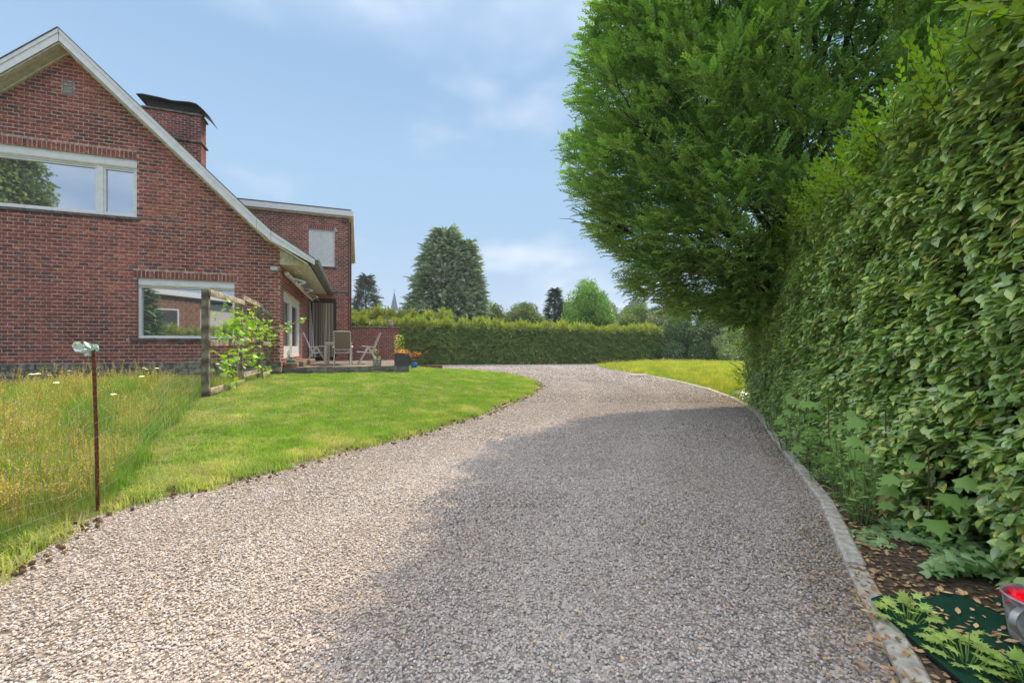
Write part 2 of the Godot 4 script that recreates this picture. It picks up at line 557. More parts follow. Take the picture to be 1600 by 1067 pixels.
func window(root: Node3D, u0: float, u1: float, y0: float, y1: float, lights: Array, box_h: float, sill_l: float, sill_r: float) -> void:
	var f := Shape.new()
	ring(f, u0, u1, y0, y1 - box_h, 0.055, -0.14, -0.045)
	for m in lights: block(f, m[0] - 0.055, m[0] + 0.055, y0 + 0.055, y1 - box_h - 0.055, -0.139, -0.046, 0.006)
	var w := part("window", f, white_mat, root)
	var sb := Shape.new()
	block(sb, u0, u1, y1 - box_h + 0.001, y1 - 0.05, -0.14, -0.03, 0.008)
	block(sb, u0, u1, y1 - 0.049, y1, -0.14, -0.038, 0.006)
	part("shutter_box", sb, white_mat, w)
	var sl := Shape.new()
	block(sl, u0 + 0.02, u1 - 0.02, y1 - box_h - 0.022, y1 - box_h - 0.002, -0.044, -0.028, 0.004)
	part("shutter_rail", sl, cream_mat, w)
	var edges := [u0 + 0.055]
	for m in lights: edges.append_array([m[0] - 0.055, m[0] + 0.055])
	edges.append(u1 - 0.055)
	for i in range(0, edges.size(), 2):
		var sash := Shape.new()
		var a: float = edges[i]
		var b: float = edges[i + 1]
		if lights.size():
			ring(sash, a, b, y0 + 0.055, y1 - box_h - 0.055, 0.035, -0.13, -0.062, 0.005)
			part("sash", sash, white_mat, w)
			a += 0.035; b -= 0.035
		var g := Shape.new()
		var lo := y0 + (0.09 if lights.size() else 0.055)
		var hi := y1 - box_h - (0.09 if lights.size() else 0.055)
		block(g, a, b, lo, hi, -0.11, -0.1)
		part("pane", g, pane_mat, w)
	var si := Shape.new()
	block(si, u0 - sill_l, u1 + sill_r, y0 - 0.065, y0 - 0.002, -0.14, 0.045, 0.008)
	part("sill", si, stone_mat, w)

func build_house() -> void:
	make_bricks()
	var root := thing("brick_house", "red brick house with a white edged gable, flat roofed rear wing and chimney", "house", HOUSE_AT, HOUSE_TURN)
	# gable wall
	var W1 := [-5.6, -2.742, 3.79, 5.045]
	var W2 := [-2.735, -0.929, 1.19, 2.50]
	var s := Shape.new()
	var zf := -0.004
	var zb := -0.30
	var cut := func(u0: float, u1: float, y0: float, y1: float) -> void:
		var t0 := y1 if y1 > 0.0 else roof_under(u0)
		var t1 := y1 if y1 > 0.0 else roof_under(u1)
		prism(s, [Vector2(u0, y0), Vector2(u1, y0), Vector2(u1, t1), Vector2(u0, t0)], zb, zf)
	cut.call(-7.5, -5.6, 0.0, -1.0)
	cut.call(-5.6, -3.86, 0.0, 3.79); cut.call(-5.6, -3.86, 5.045, -1.0)
	cut.call(-3.86, -2.742, 0.0, 3.79); cut.call(-3.86, -2.742, 5.045, -1.0)
	cut.call(-2.742, -0.929, 0.0, 1.19); cut.call(-2.742, -0.929, 2.50, -1.0)
	cut.call(-0.929, -0.25, 0.0, -1.0); cut.call(-0.25, 0.0, 0.0, -1.0)
	var wall := part("gable_wall", s, mortar_mat, root)
	var span := func(y: float) -> Vector2:
		var r := -3.86 + (7.05 - y) / 0.99
		if y < 3.526: r = minf(0.0, -0.25 + (3.48 - y) / 0.62)
		return Vector2(-3.86 - (7.05 - y) / 0.99, r)
	var all := courses(-7.5, 0.0, 0.665, 7.1, [W1 + [], W2 + [], [-5.6, -2.742, 5.0, 5.20], [-2.79, -0.875, 2.45, 2.655], [-5.75, -2.69, 3.72, 3.8], [-2.93, -0.86, 1.12, 1.2], [-3.99, -3.78, 6.2, 6.54]], span)
	# the ones that show largest come first
	var eye := Vector3(0, 1, 0)
	var shown := []
	for b in all:
		var p := house_point(b[0], b[1], 0.0) - eye
		var sx := p.x / -p.z
		var sy := (p.y) / -p.z
		var in_view := sx > -1.2 and sy < 0.8
		shown.append([(b[2] / (p.z * p.z)) if in_view else 0.0, b])
	shown.sort_custom(func(a, b): return a[0] > b[0])
	var ordered := []
	for e in shown: ordered.append(e[1])
	lay(ordered, wall, Transform3D(), 290)
	# upright lintel bricks
	for L in [[-5.6, -2.742, 5.045, 0.074], [-2.79, -0.875, 2.50, 0.0745]]:
		var lin_list := []
		var u: float = L[1] - 0.037
		while u > L[0] and u > -5.1:
			lin_list.append([u, L[2] + 0.08, 0.145])
			u -= L[3]
		var upright := []
		for b in lin_list: upright.append(b)
		lay(upright, wall, Transform3D(), 99, "lintel_brick", true)
	# plinth
	var plinth_mat := paint(lin(0.36, 0.33, 0.28), 0.95, 0.5, 2.0, 17, 0.3)
	for r in 2:
		var u := -6.0 + (0.13 if r else 0.0)
		while u < -0.02:
			var ln := rnd(0.24, 0.30)
			var hi := minf(u + ln - 0.012, 0.02)
			var pb := Shape.new()
			block(pb, u, hi, 0.655 - 0.14 * (r + 1) + 0.01, 0.655 - 0.14 * r, -0.2, 0.022 + rnd(0, 0.006), 0.01, Color.WHITE * rnd(0.75, 1.15))
			part("plinth_block", pb, plinth_mat, wall)
			u += ln
	var pl := Shape.new()
	block(pl, -6.0, 0.0, 0.0, 0.37, -0.2, 0.015)
	part("plinth_footing", pl, plinth_mat, wall)
	# vent near the ridge
	var ve := Shape.new()
	ring(ve, -3.97, -3.80, 6.215, 6.525, 0.02, -0.03, 0.006, 0.003)
	var vent := part("vent", ve, paint(lin(0.25, 0.24, 0.25), 0.5), root)
	for k in 4:
		var lv := Shape.new()
		lv.box(Transform3D(Basis(Vector3.RIGHT, 0.6), Vector3(-3.885, 6.26 + k * 0.072, -0.012)), Vector3(0.13, 0.006 if k > 1 else 0.05, 0.05), 0.0)
		part("louvre", lv, paint(lin(0.35, 0.36, 0.42) if k < 2 else lin(0.07, 0.07, 0.08), 0.4), vent)
	var vb := Shape.new()
	block(vb, -3.95, -3.82, 6.235, 6.505, -0.06, -0.04)
	part("vent_back", vb, paint(lin(0.02, 0.02, 0.02), 0.9), vent)
	window(root, W1[0], W1[1], W1[2], W1[3], [[-3.385]], 0.17, 0.05, 0.05)
	window(root, W2[0], W2[1], W2[2], W2[3], [], 0.155, 0.12, 0.06)
	# roof: two slopes, the right one with a flared eave
	var rs := Shape.new()
	prism(rs, [Vector2(-3.86, 7.1), Vector2(-0.25, 3.526), Vector2(-0.15, 3.67), Vector2(-3.86, 7.34)], -11.0, 0.33)
	prism(rs, [Vector2(-0.25, 3.526), Vector2(0.66, 2.962), Vector2(0.78, 3.06), Vector2(-0.15, 3.67)], -5.98, 0.33)
	prism(rs, [Vector2(-3.86, 7.1), Vector2(-8.3, 2.70), Vector2(-8.3, 2.94), Vector2(-3.86, 7.34)], -11.0, 0.33)
	var roof := part("roof", rs, paint(lin(0.05, 0.045, 0.045), 0.8, 0.4, 0.8, 31), root)
	# barge boards
	var joints := [[-3.85, 7.345, 7.10], [-0.42, 3.943, 3.69], [-0.13, 3.675, 3.44], [0.79, 3.075, 2.945]]
	for i in 3:
		var bb := Shape.new()
		var a: Array = joints[i]
		var b: Array = joints[i + 1]
		var g := 0.004
		var du := (b[0] - a[0]) as float
		prism(bb, [Vector2(a[0] + g, a[2]), Vector2(b[0] - g, b[2]), Vector2(b[0] - g, b[1] - 0.085), Vector2(a[0] + g, a[1] - 0.085)], 0.332, 0.352)
		prism(bb, [Vector2(a[0] + g, a[1] - 0.084), Vector2(b[0] - g, b[1] - 0.084), Vector2(b[0] - g, b[1]), Vector2(a[0] + g, a[1])], 0.332, 0.368)
		part("barge_board", bb, white_mat, roof)
		var cp := Shape.new()
		prism(cp, [Vector2(a[0], a[1] + 0.002), Vector2(b[0], b[1] + 0.002), Vector2(b[0], b[1] + 0.02), Vector2(a[0], a[1] + 0.02)], -0.2, 0.38)
		part("roof_edge", cp, paint(lin(0.06, 0.06, 0.075), 0.5), roof)
	var bl := Shape.new()
	prism(bl, [Vector2(-8.3, 2.72), Vector2(-3.858, 7.10), Vector2(-3.858, 7.26), Vector2(-8.3, 2.88)], 0.332, 0.352)
	prism(bl, [Vector2(-8.3, 2.881), Vector2(-3.858, 7.261), Vector2(-3.858, 7.345), Vector2(-8.3, 2.965)], 0.332, 0.368)
	part("barge_board", bl, white_mat, roof)
	var cl := Shape.new()
	prism(cl, [Vector2(-8.3, 2.967), Vector2(-3.86, 7.347), Vector2(-3.86, 7.367), Vector2(-8.3, 2.987)], -0.2, 0.38)
	part("roof_edge", cl, paint(lin(0.06, 0.06, 0.075), 0.5), roof)
	for k in 3:
		var z0 := 0.012 + k * 0.107
		var so := Shape.new()
		prism(so, [Vector2(-8.0, 2.965), Vector2(-3.86, 7.066), Vector2(-3.86, 7.095), Vector2(-8.0, 2.994)], z0, z0 + 0.098)
		part("soffit_board", so, cream_mat, roof)
		var so2 := Shape.new()
		prism(so2, [Vector2(-3.86, 7.066), Vector2(-0.255, 3.496), Vector2(-0.25, 3.522), Vector2(-3.86, 7.095)], z0, z0 + 0.098)
		part("soffit_board", so2, cream_mat, roof)
		var so3 := Shape.new()
		prism(so3, [Vector2(-0.25, 3.49), Vector2(0.62, 2.952), Vector2(0.64, 2.97), Vector2(-0.25, 3.522)], z0, z0 + 0.098)
		part("soffit_board", so3, cream_mat, roof)
	var cor := Shape.new()
	prism(cor, [Vector2(-7.4, 3.53), Vector2(-3.86, 7.035), Vector2(-3.86, 7.064), Vector2(-7.4, 3.56)], 0.002, 0.05)
	prism(cor, [Vector2(-3.86, 7.035), Vector2(-0.25, 3.466), Vector2(-0.25, 3.494), Vector2(-3.86, 7.064)], 0.002, 0.05)
	part("cornice", cor, cream_mat, roof)
	# upright boards closing the flared eave, and its soffit
	for k in 6:
		var u0 := 0.004 + k * 0.1
		var u1 := minf(u0 + 0.094, 0.6)
		if roof_under(u0) - 0.05 < 3.0: continue
		var eb := Shape.new()
		prism(eb, [Vector2(u0, 3.0), Vector2(u1, 3.0), Vector2(u1, maxf(3.003, roof_under(u1) - 0.04)), Vector2(u0, roof_under(u0) - 0.04)], -0.03, 0.0 + rnd(-0.002, 0.002))
		part("eave_board", eb, cream_mat, roof)
	var sf := Shape.new()
	block(sf, 0.004, 0.66, 2.965, 2.996, -5.97, 0.02, 0.0)
	part("soffit", sf, cream_mat, roof)
	for z in [-0.75, -1.15]:
		var dl := Shape.new()
		dl.lathe([Vector2(0.0, -0.022), Vector2(0.05, -0.018), Vector2(0.062, 0.0), Vector2(0.0, 0.002)], 14)
		part("soffit_disc", dl, white_mat, roof, Transform3D(Basis(), Vector3(0.3, 2.962, z)))  # small white disc under the eave soffit
	var gu := Shape.new()
	prism(gu, [Vector2(0.69, 2.965), Vector2(0.80, 2.955), Vector2(0.855, 3.0), Vector2(0.865, 3.075), Vector2(0.79, 3.075)], -5.95, 0.31)
	var gut := part("gutter", gu, paint(lin(0.16, 0.2, 0.17), 0.45, 0.35, 2.0, 41), roof)
	var gl := Shape.new()
	gl.tube([Vector3(0.866, 3.08, -5.95), Vector3(0.866, 3.08, 0.31)], [0.012, 0.012], 6)
	part("gutter_rim", gl, paint(lin(0.42, 0.44, 0.44), 0.35), gut)
	# side wall with the glazed double door, facing right
	var side := Transform3D(Basis(Vector3(0, 0, -1), Vector3.UP, Vector3(1, 0, 0)), Vector3(0, 0, 0))
	var sw := Shape.new()
	var D := [0.516, 3.842, 0.70, 2.44]
	for q in [[0.30, D[0], 0.0, 3.0], [D[1], 6.0, 0.0, 3.0], [D[0], D[1], 0.0, D[2]], [D[0], D[1], D[3], 3.0]]: block(sw, q[0], q[1], q[2], q[3], -0.3, -0.004)
	var swall := part("side_wall", sw, mortar_mat, root, side)
	lay(courses(0.012, 6.0, 0.2, 3.0, [D], free_run), swall, Transform3D(), 0)
	var df := Shape.new()
	ring(df, D[0], D[1], D[2], D[3], 0.08, -0.15, -0.045)
	block(df, 2.12, 2.24, D[2] + 0.08, D[3] - 0.08, -0.149, -0.046, 0.006)
	var door := part("double_door", df, white_mat, root, side)
	for a in [[0.6, 2.115], [2.245, 3.758]]:
		var leaf := Shape.new()
		ring(leaf, a[0], a[1], 0.785, 2.355, 0.15, -0.13, -0.06, 0.006)
		block(leaf, a[0] + 0.15, a[1] - 0.15, 0.93, 1.02, -0.13, -0.062, 0.004)
		part("door_leaf", leaf, white_mat, door)
		var pn := Shape.new()
		block(pn, a[0] + 0.15, a[1] - 0.15, 1.02, 2.21, -0.10, -0.09)
		part("pane", pn, pane_mat, door)
	var hd := Shape.new()
	hd.tube([Vector3(2.06, 1.5, -0.05), Vector3(2.06, 1.5, -0.01), Vector3(1.96, 1.5, -0.01)], [0.009, 0.009, 0.008], 6)
	part("handle", hd, paint(lin(0.5, 0.5, 0.5), 0.3), door)
	var fl := Shape.new()
	fl.box(Transform3D(Basis(Vector3.RIGHT, -0.35), Vector3(-0.10, 2.83, 0.10)), Vector3(0.16, 0.10, 0.09), 0.012)
	var lamp := part("wall_floodlight", fl, paint(lin(0.45, 0.46, 0.44), 0.35), root)
	var fg := Shape.new()
	fg.box(Transform3D(Basis(Vector3.RIGHT, -0.35), Vector3(-0.10, 2.813, 0.148)), Vector3(0.13, 0.07, 0.01), 0.0)
	part("lamp_glass", fg, paint(lin(0.12, 0.16, 0.14), 0.15), lamp)
	var fa := Shape.new()
	fa.tube([Vector3(-0.10, 2.84, 0.0), Vector3(-0.10, 2.84, 0.06)], [0.02, 0.02], 8)
	part("lamp_arm", fa, paint(lin(0.1, 0.1, 0.1), 0.5), lamp)
	# folded awning over the door
	var aw := Shape.new()
	aw.beam(Vector3(0.10, 2.80, -0.25), Vector3(0.10, 2.80, -4.4), 0.11, 0.10, 0.03)
	var awning := part("awning", aw, white_mat, root)
	var fr := Shape.new()
	fr.beam(Vector3(0.30, 2.58, -0.35), Vector3(0.30, 2.58, -4.35), 0.05, 0.09, 0.015)
	part("front_rail", fr, cream_mat, awning)
	for z in [-0.6, -2.3, -4.1]:
		var ar := Shape.new()
		ar.beam(Vector3(0.12, 2.76, z), Vector3(0.46, 2.70, z - 0.35), 0.035, 0.045, 0.01)
		ar.beam(Vector3(0.46, 2.70, z - 0.35), Vector3(0.31, 2.60, z - 0.1), 0.03, 0.04, 0.01)
		part("folding_arm", ar, white_mat, awning)
	for k in 3:
		var fb := Shape.new()
		var z0 := -1.3 - k * 1.15
		var rr := []
		for i in 9:
			var f := i / 8.0
			rr.append([Vector3(0.14 + 0.42 * f, 2.79 - 0.30 * f * f - 0.03 * sin(f * 9.0 + k), z0 + 0.05 * sin(f * 7.0)), Vector3(0.14 + 0.42 * f, 2.79 - 0.30 * f * f - 0.03 * sin(f * 8.0 + k + 1), z0 - 1.12)])
		for i in 8: fb.quad(rr[i][0], rr[i + 1][0], rr[i + 1][1], rr[i][1])
		part("awning_fabric", fb, paint([lin(0.42, 0.43, 0.45), lin(0.22, 0.23, 0.26), lin(0.5, 0.5, 0.5)][k], 0.8), awning)
	# rear wing
	var rear := Transform3D(Basis(), Vector3(0, 0, -6.011))
	var RW := [0.011, 0.903, 4.045, 5.425]
	var RD := [0.011, 0.96, 0.5, 2.84]
	var rw := Shape.new()
	block(rw, -5.0, 0.011, 2.0, 5.93, -0.3, -0.004); block(rw, 0.903, 1.364, 2.84, 5.93, -0.3, -0.004)
	block(rw, 0.011, 0.903, 5.425, 5.93, -0.3, -0.004); block(rw, 0.011, 0.903, 2.84, 4.045, -0.3, -0.004)
	block(rw, 0.96, 1.364, 0.0, 2.84, -0.3, -0.0041)
	block(rw, 1.068, 1.364, 0.0, 5.93, -9.0, -0.3)
	block(rw, -5.0, 1.068, 0.5, 5.9, -9.0, -8.7)
	var wing := part("rear_wing", rw, mortar_mat, root, rear)
	lay(courses(-3.2, 1.368, 0.3, 5.93, [RW, RD, [-4.0, 0.0, 0.0, 3.4], [-0.05, 0.97, 5.40, 5.56], [-0.05, 0.97, 3.98, 4.06], [0.58, 1.4, 3.04, 3.13]], free_run), wing, Transform3D(), 0)
	lay(courses(0.02, 8.9, 0.3, 5.93, [], free_run), wing, Transform3D(Basis(Vector3(0, 0, -1), Vector3.UP, Vector3(1, 0, 0)), Vector3(1.368, 0, -0.0)), 0)
	var ul := []
	for k in 12: ul.append([0.02 + k * 0.0745, 5.425 + 0.08, 0.145])
	lay(ul, wing, Transform3D(), 12, "lintel_brick", true)
	var rf := Shape.new()
	block(rf, -6.0, 1.58, 5.985, 6.20, -9.4, 0.17, 0.01)
	var wr := part("wing_roof", rf, white_mat, root, rear)
	var rt := Shape.new()
	block(rt, -6.0, 1.50, 6.201, 6.235, -9.3, 0.18, 0.005)
	part("roof_edge", rt, paint(lin(0.06, 0.055, 0.06), 0.6), wr)
	var rc := Shape.new()
	block(rc, -6.0, 1.50, 5.931, 5.984, -9.3, 0.10, 0.006)
	part("cornice", rc, cream_mat, wr)
	# rolled down shutter of the wing window: slats
	var shf := Shape.new()
	ring(shf, RW[0], RW[1], RW[2], RW[3], 0.03, -0.09, -0.03)
	var sh := part("rolled_down_shutter", shf, white_mat, root, rear)
	for k in 24:
		var sl := Shape.new()
		var y := 4.077 + k * 0.0549
		block(sl, RW[0] + 0.031, RW[1] - 0.031, y, y + 0.0515, -0.08, -0.058 + 0.002 * (k % 2), 0.006)
		part("slat", sl, white_mat, sh)
	var wsl := Shape.new()
	block(wsl, -0.03, 0.95, 3.985, 4.04, -0.1, 0.05, 0.008)
	part("sill", wsl, stone_mat, sh)
	var lg := Shape.new()
	block(lg, 0.60, 1.40, 3.055, 3.12, -0.1, 0.06, 0.01)
	part("ledge", lg, stone_mat, root, rear)
	# dark doorway frame behind the curtain
	var dr := Shape.new()
	block(dr, 0.012, 0.075, 0.45, 2.84, -0.12, -0.02, 0.006); block(dr, 0.87, 0.959, 0.45, 2.84, -0.12, -0.02, 0.006); block(dr, 0.075, 0.87, 2.70, 2.84, -0.12, -0.021, 0.006)
	var doorway := part("dark_doorway", dr, paint(lin(0.045, 0.022, 0.018), 0.5), root, rear)
	var bk := Shape.new()
	block(bk, 0.0, 0.97, 0.4, 2.85, -0.45, -0.40)
	part("inner_door", bk, paint(lin(0.03, 0.025, 0.022), 0.5), doorway)
	# rain pipes at the outer corner
	for q in [[1.40, 0.035, 5.85, -0.01, 0.030], [1.46, -0.5, 5.9, -0.5, 0.034]]:
		var pp := Shape.new()
		pp.tube([Vector3(q[0], 5.90, q[1] + 0.02), Vector3(q[0], 5.7, q[1] + 0.01), Vector3(q[0], 3.0, q[1]), Vector3(q[0], 0.4, q[1])], [q[4], q[4], q[4], q[4]], 10)
		for y in [1.9, 2.75, 4.2, 5.3]: pp.tube([Vector3(q[0], y, q[1]), Vector3(q[0], y + 0.06, q[1])], [q[4] + 0.008, q[4] + 0.008], 10)
		part("rain_pipe", pp, paint(lin(0.13, 0.065, 0.05), 0.5), root, rear)
	var hp := Shape.new()
	hp.box(Transform3D(Basis(), Vector3(1.26, 5.80, 0.06)), Vector3(0.16, 0.11, 0.12), 0.015)
	part("pipe_hopper", hp, paint(lin(0.09, 0.06, 0.055), 0.5), root, rear)
	# chimney
	var cx := Transform3D(Basis(), Vector3(0, 0, -3.0))
	var cm := Shape.new()
	block(cm, -3.776, -2.474, 5.2, 7.56, -0.416, -0.004)
	var chim := part("chimney", cm, mortar_mat, root, cx)
	lay(courses(-3.78, -2.47, 5.6, 7.56, [], free_run, 0.168, 0.068), chim, Transform3D(), 0)
	lay(courses(0.0, 0.43, 5.6, 7.56, [], free_run, 0.168, 0.068), chim, Transform3D(Basis(Vector3(0, 0, -1), Vector3.UP, Vector3(1, 0, 0)), Vector3(-2.47, 0, 0.0)), 0)
	for y in [6.80, 7.57]:
		var bd := Shape.new()
		block(bd, -3.83, -2.42, y, y + 0.055, -0.48, 0.045, 0.012)
		part("stone_band", bd, paint(lin(0.3, 0.25, 0.19), 0.9, 0.5, 2.0, 9), chim)
	var cap := Shape.new()
	var prof := []
	var curve := Curve3D.new()
	for q in [[-3.90, 7.84], [-3.76, 7.87], [-3.39, 7.85], [-3.11, 7.82], [-2.68, 7.86], [-2.53, 7.84], [-2.38, 7.71], [-2.22, 7.53]]: curve.add_point(Vector3(q[0], q[1], 0), Vector3(-0.06, 0, 0), Vector3(0.06, 0, 0))
	for i in 25: prof.append(Vector2(curve.sample_baked(curve.get_baked_length() * i / 24.0).x, curve.sample_baked(curve.get_baked_length() * i / 24.0).y))
	for i in 24: prism(cap, [prof[i], prof[i + 1], prof[i + 1] + Vector2(0, 0.022), prof[i] + Vector2(0, 0.022)], -0.56, 0.14)
	part("curved_metal_cap", cap, paint(lin(0.035, 0.028, 0.03), 0.55), chim)
	for u in [-3.6, -3.2, -2.8, -2.55]:
		for z in [-0.36, -0.06]:
			var st := Shape.new()
			block(st, u - 0.02, u + 0.02, 7.62, 7.86 if u < -3.3 else 7.75, z - 0.01, z + 0.01)
			part("cap_stay", st, paint(lin(0.05, 0.04, 0.04), 0.5), chim)
	var hood := Shape.new()
	prism(hood, [Vector2(-3.72, 7.63), Vector2(-2.5, 7.63), Vector2(-2.5, 7.79), Vector2(-3.72, 7.83)], -0.40, 0.0)
	part("flue_hood", hood, paint(lin(0.045, 0.035, 0.035), 0.8, 0.4, 4.0, 33), chim)

# ---- trees, hedges and plants
var bark_mat: StandardMaterial3D
var leaf_mat: StandardMaterial3D
var hedge_mat: StandardMaterial3D
var shoot_mat: StandardMaterial3D
var needle_mat: StandardMaterial3D
var far_mat: StandardMaterial3D
var bush_clump: ArrayMesh
var bush_clump_big: ArrayMesh
var fir_spray: ArrayMesh
var beech_sprig: ArrayMesh

func vein_texture() -> ImageTexture:
	var im := Image.create(96, 192, false, Image.FORMAT_RGB8)
	for y in 192:
		for x in 96:
			var u := absf(x / 95.0 - 0.5) * 2.0
			var v := y / 191.0
			var g := 0.97
			var mid := exp(-pow(u / 0.06, 2.0))
			var k := (v - u * 0.28) * 9.0
			var rib := exp(-pow((k - roundf(k)) / 0.09, 2.0)) * (1.0 - u * 0.6)
			g += 0.07 * sin((k - floorf(k)) * PI) - 0.07
			im.set_pixel(x, y, Color(minf(1, g + 0.16 * mid + 0.08 * rib), minf(1, g + 0.14 * mid + 0.06 * rib), minf(1, g + 0.05 * mid + 0.03 * rib)))
	return ImageTexture.create_from_image(im)

func limb(s: Shape, a: Vector3, b: Vector3, r0: float, r1: float, sag := 0.0, sides := 6, wob := 0.1) -> Array:
	var pts := []
	var rad := []
	var l := a.distance_to(b)
	for i in 6:
		var f := i / 5.0
		pts.append(a.lerp(b, f) + Vector3(rnd(-wob, wob), 0, rnd(-wob, wob)) * l * 0.12 * sin(f * PI) + Vector3.UP * sag * sin(f * PI))
		rad.append(lerpf(r0, r1, f))
	s.tube(pts, rad, sides)
	return pts

# the big hornbeam: many limbs rising and spreading from one low fork
func hornbeam() -> void:
	var foot := at(4.45, 0.0, 6.75)
	var root := thing("hornbeam_tree", "tall broad dark green hornbeam rising behind the near end of the tall hedge", "tree", foot)
	var tr := Shape.new()
	tr.tube([Vector3(0, -0.1, 0), Vector3(0.02, 0.5, 0), Vector3(0, 1.2, 0.03), Vector3(0.03, 3.0, 0), Vector3(0, 5.5, 0.05), Vector3(0.05, 8.2, 0)], [0.24, 0.19, 0.17, 0.12, 0.07, 0.02], 10)
	part("trunk", tr, bark_mat, root)
	var prof := [[1.35, 0.75], [1.6, 1.55], [1.85, 2.0], [2.25, 2.5], [2.8, 2.9], [3.4, 3.22], [4.4, 3.45], [5.6, 3.25], [6.6, 2.8], [7.6, 2.1], [8.5, 1.35], [9.3, 0.8], [9.7, 0.1]]
	var radius := func(y: float) -> float:
		if y < prof[0][0]: return 0.0
		for i in prof.size() - 1:
			if y <= prof[i + 1][0]: return lerpf(prof[i][1], prof[i + 1][1], (y - prof[i][0]) / (prof[i + 1][0] - prof[i][0]))
		return 0.0
	var sc := Scatter.new()
	var limbs := []
	for i in 34:
		var an := i * 2.39996 + rnd(-0.2, 0.2)
		var f := (i + 0.5) / 34.0
		var y1 := lerpf(1.9, 9.0, pow(f, 0.85))
		var rr: float = radius.call(y1) * rnd(0.82, 0.95) * (1.0 - 0.24 * smoothstep(0.45, 1.0, -sin(an)))
		var y0 := clampf(y1 * 0.42, 0.9, 4.2)
		var ls := Shape.new()
		var pts := limb(ls, Vector3(0, y0, 0), Vector3(cos(an) * rr, y1, sin(an) * rr), lerpf(0.065, 0.04, f), 0.008, 0.15, 6, 0.5)
		for k in 9:
			var t := rnd(0.3, 0.95)
			var p: Vector3 = pts[int(t * 5)].lerp(pts[mini(int(t * 5) + 1, 5)], t * 5 - int(t * 5))
			var d := Vector3(cos(an + rnd(-1.2, 1.2)), rnd(0.1, 0.9), sin(an + rnd(-1.2, 1.2))).normalized() * rnd(0.5, 1.3)
			limb(ls, p, p + d, 0.016, 0.004, 0.0, 4, 0.5)
		part("limb", ls, bark_mat, root)
	# foliage in layered sprays, thick towards the surface, with hollows between
	var holes := FastNoiseLite.new()
	holes.seed = 5
	holes.frequency = 0.9
	holes.fractal_octaves = 2
	var tries := 0
	while sc.count < 42000 and tries < 320000:
		tries += 1
		var y := rnd(1.35, 9.7)
		var r: float = radius.call(y)
		if rnd(0, 3.6) > r + 0.4: continue
		var an := rnd(0, TAU)
		r *= 1.0 - 0.24 * smoothstep(0.45, 1.0, -sin(an)) - 0.10 * smoothstep(-0.35, 0.2, sin(an)) * smoothstep(0.2, 0.8, -cos(an)) * smoothstep(6.4, 5.2, y)
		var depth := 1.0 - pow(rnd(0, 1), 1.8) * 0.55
		var bump := 1.0 + 0.10 * holes.get_noise_3d(cos(an) * 2.2, y * 1.1, sin(an) * 2.2) + 0.04 * sin(y * 5.0 + an * 3.0)
		var p := Vector3(cos(an) * r * depth * bump, y + rnd(-0.05, 0.05), sin(an) * r * depth * bump)
		var h := holes.get_noise_3d(p.x * 1.1, p.y * 1.9, p.z * 1.1)
		if h < -0.11 + (1.0 - depth) * 0.25: continue
		var outd := Vector3(cos(an), 0, sin(an))
		var dir := outd * rnd(0.5, 1.2) + Vector3(rnd(-0.7, 0.7), rnd(-0.1, 0.75) - (0.25 if y < 2.4 else 0.0), rnd(-0.7, 0.7))
		var up := Vector3(rnd(-0.4, 0.4), 1, rnd(-0.4, 0.4)) + outd * 0.5
		var g := rnd(0.6, 1.3)
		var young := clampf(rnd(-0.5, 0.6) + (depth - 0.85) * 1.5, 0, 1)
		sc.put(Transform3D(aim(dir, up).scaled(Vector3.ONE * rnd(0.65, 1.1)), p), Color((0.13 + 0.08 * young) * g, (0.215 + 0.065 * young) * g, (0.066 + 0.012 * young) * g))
	many("crown", sprig(15, 0.34, 0.074, 0.042, 0.95, 0.75, Color(0.8, 0.4, 0.9)), leaf_mat, sc, root)

# the tall clipped hedge on the right; its face runs x = 1.39 + 0.382 * ahead
const HEDGE_DIR := Vector3(0.357, 0.0, -0.934)
func hedge_base(t: float) -> Vector3: return at(1.39, 0.0, 0.0) + HEDGE_DIR * t

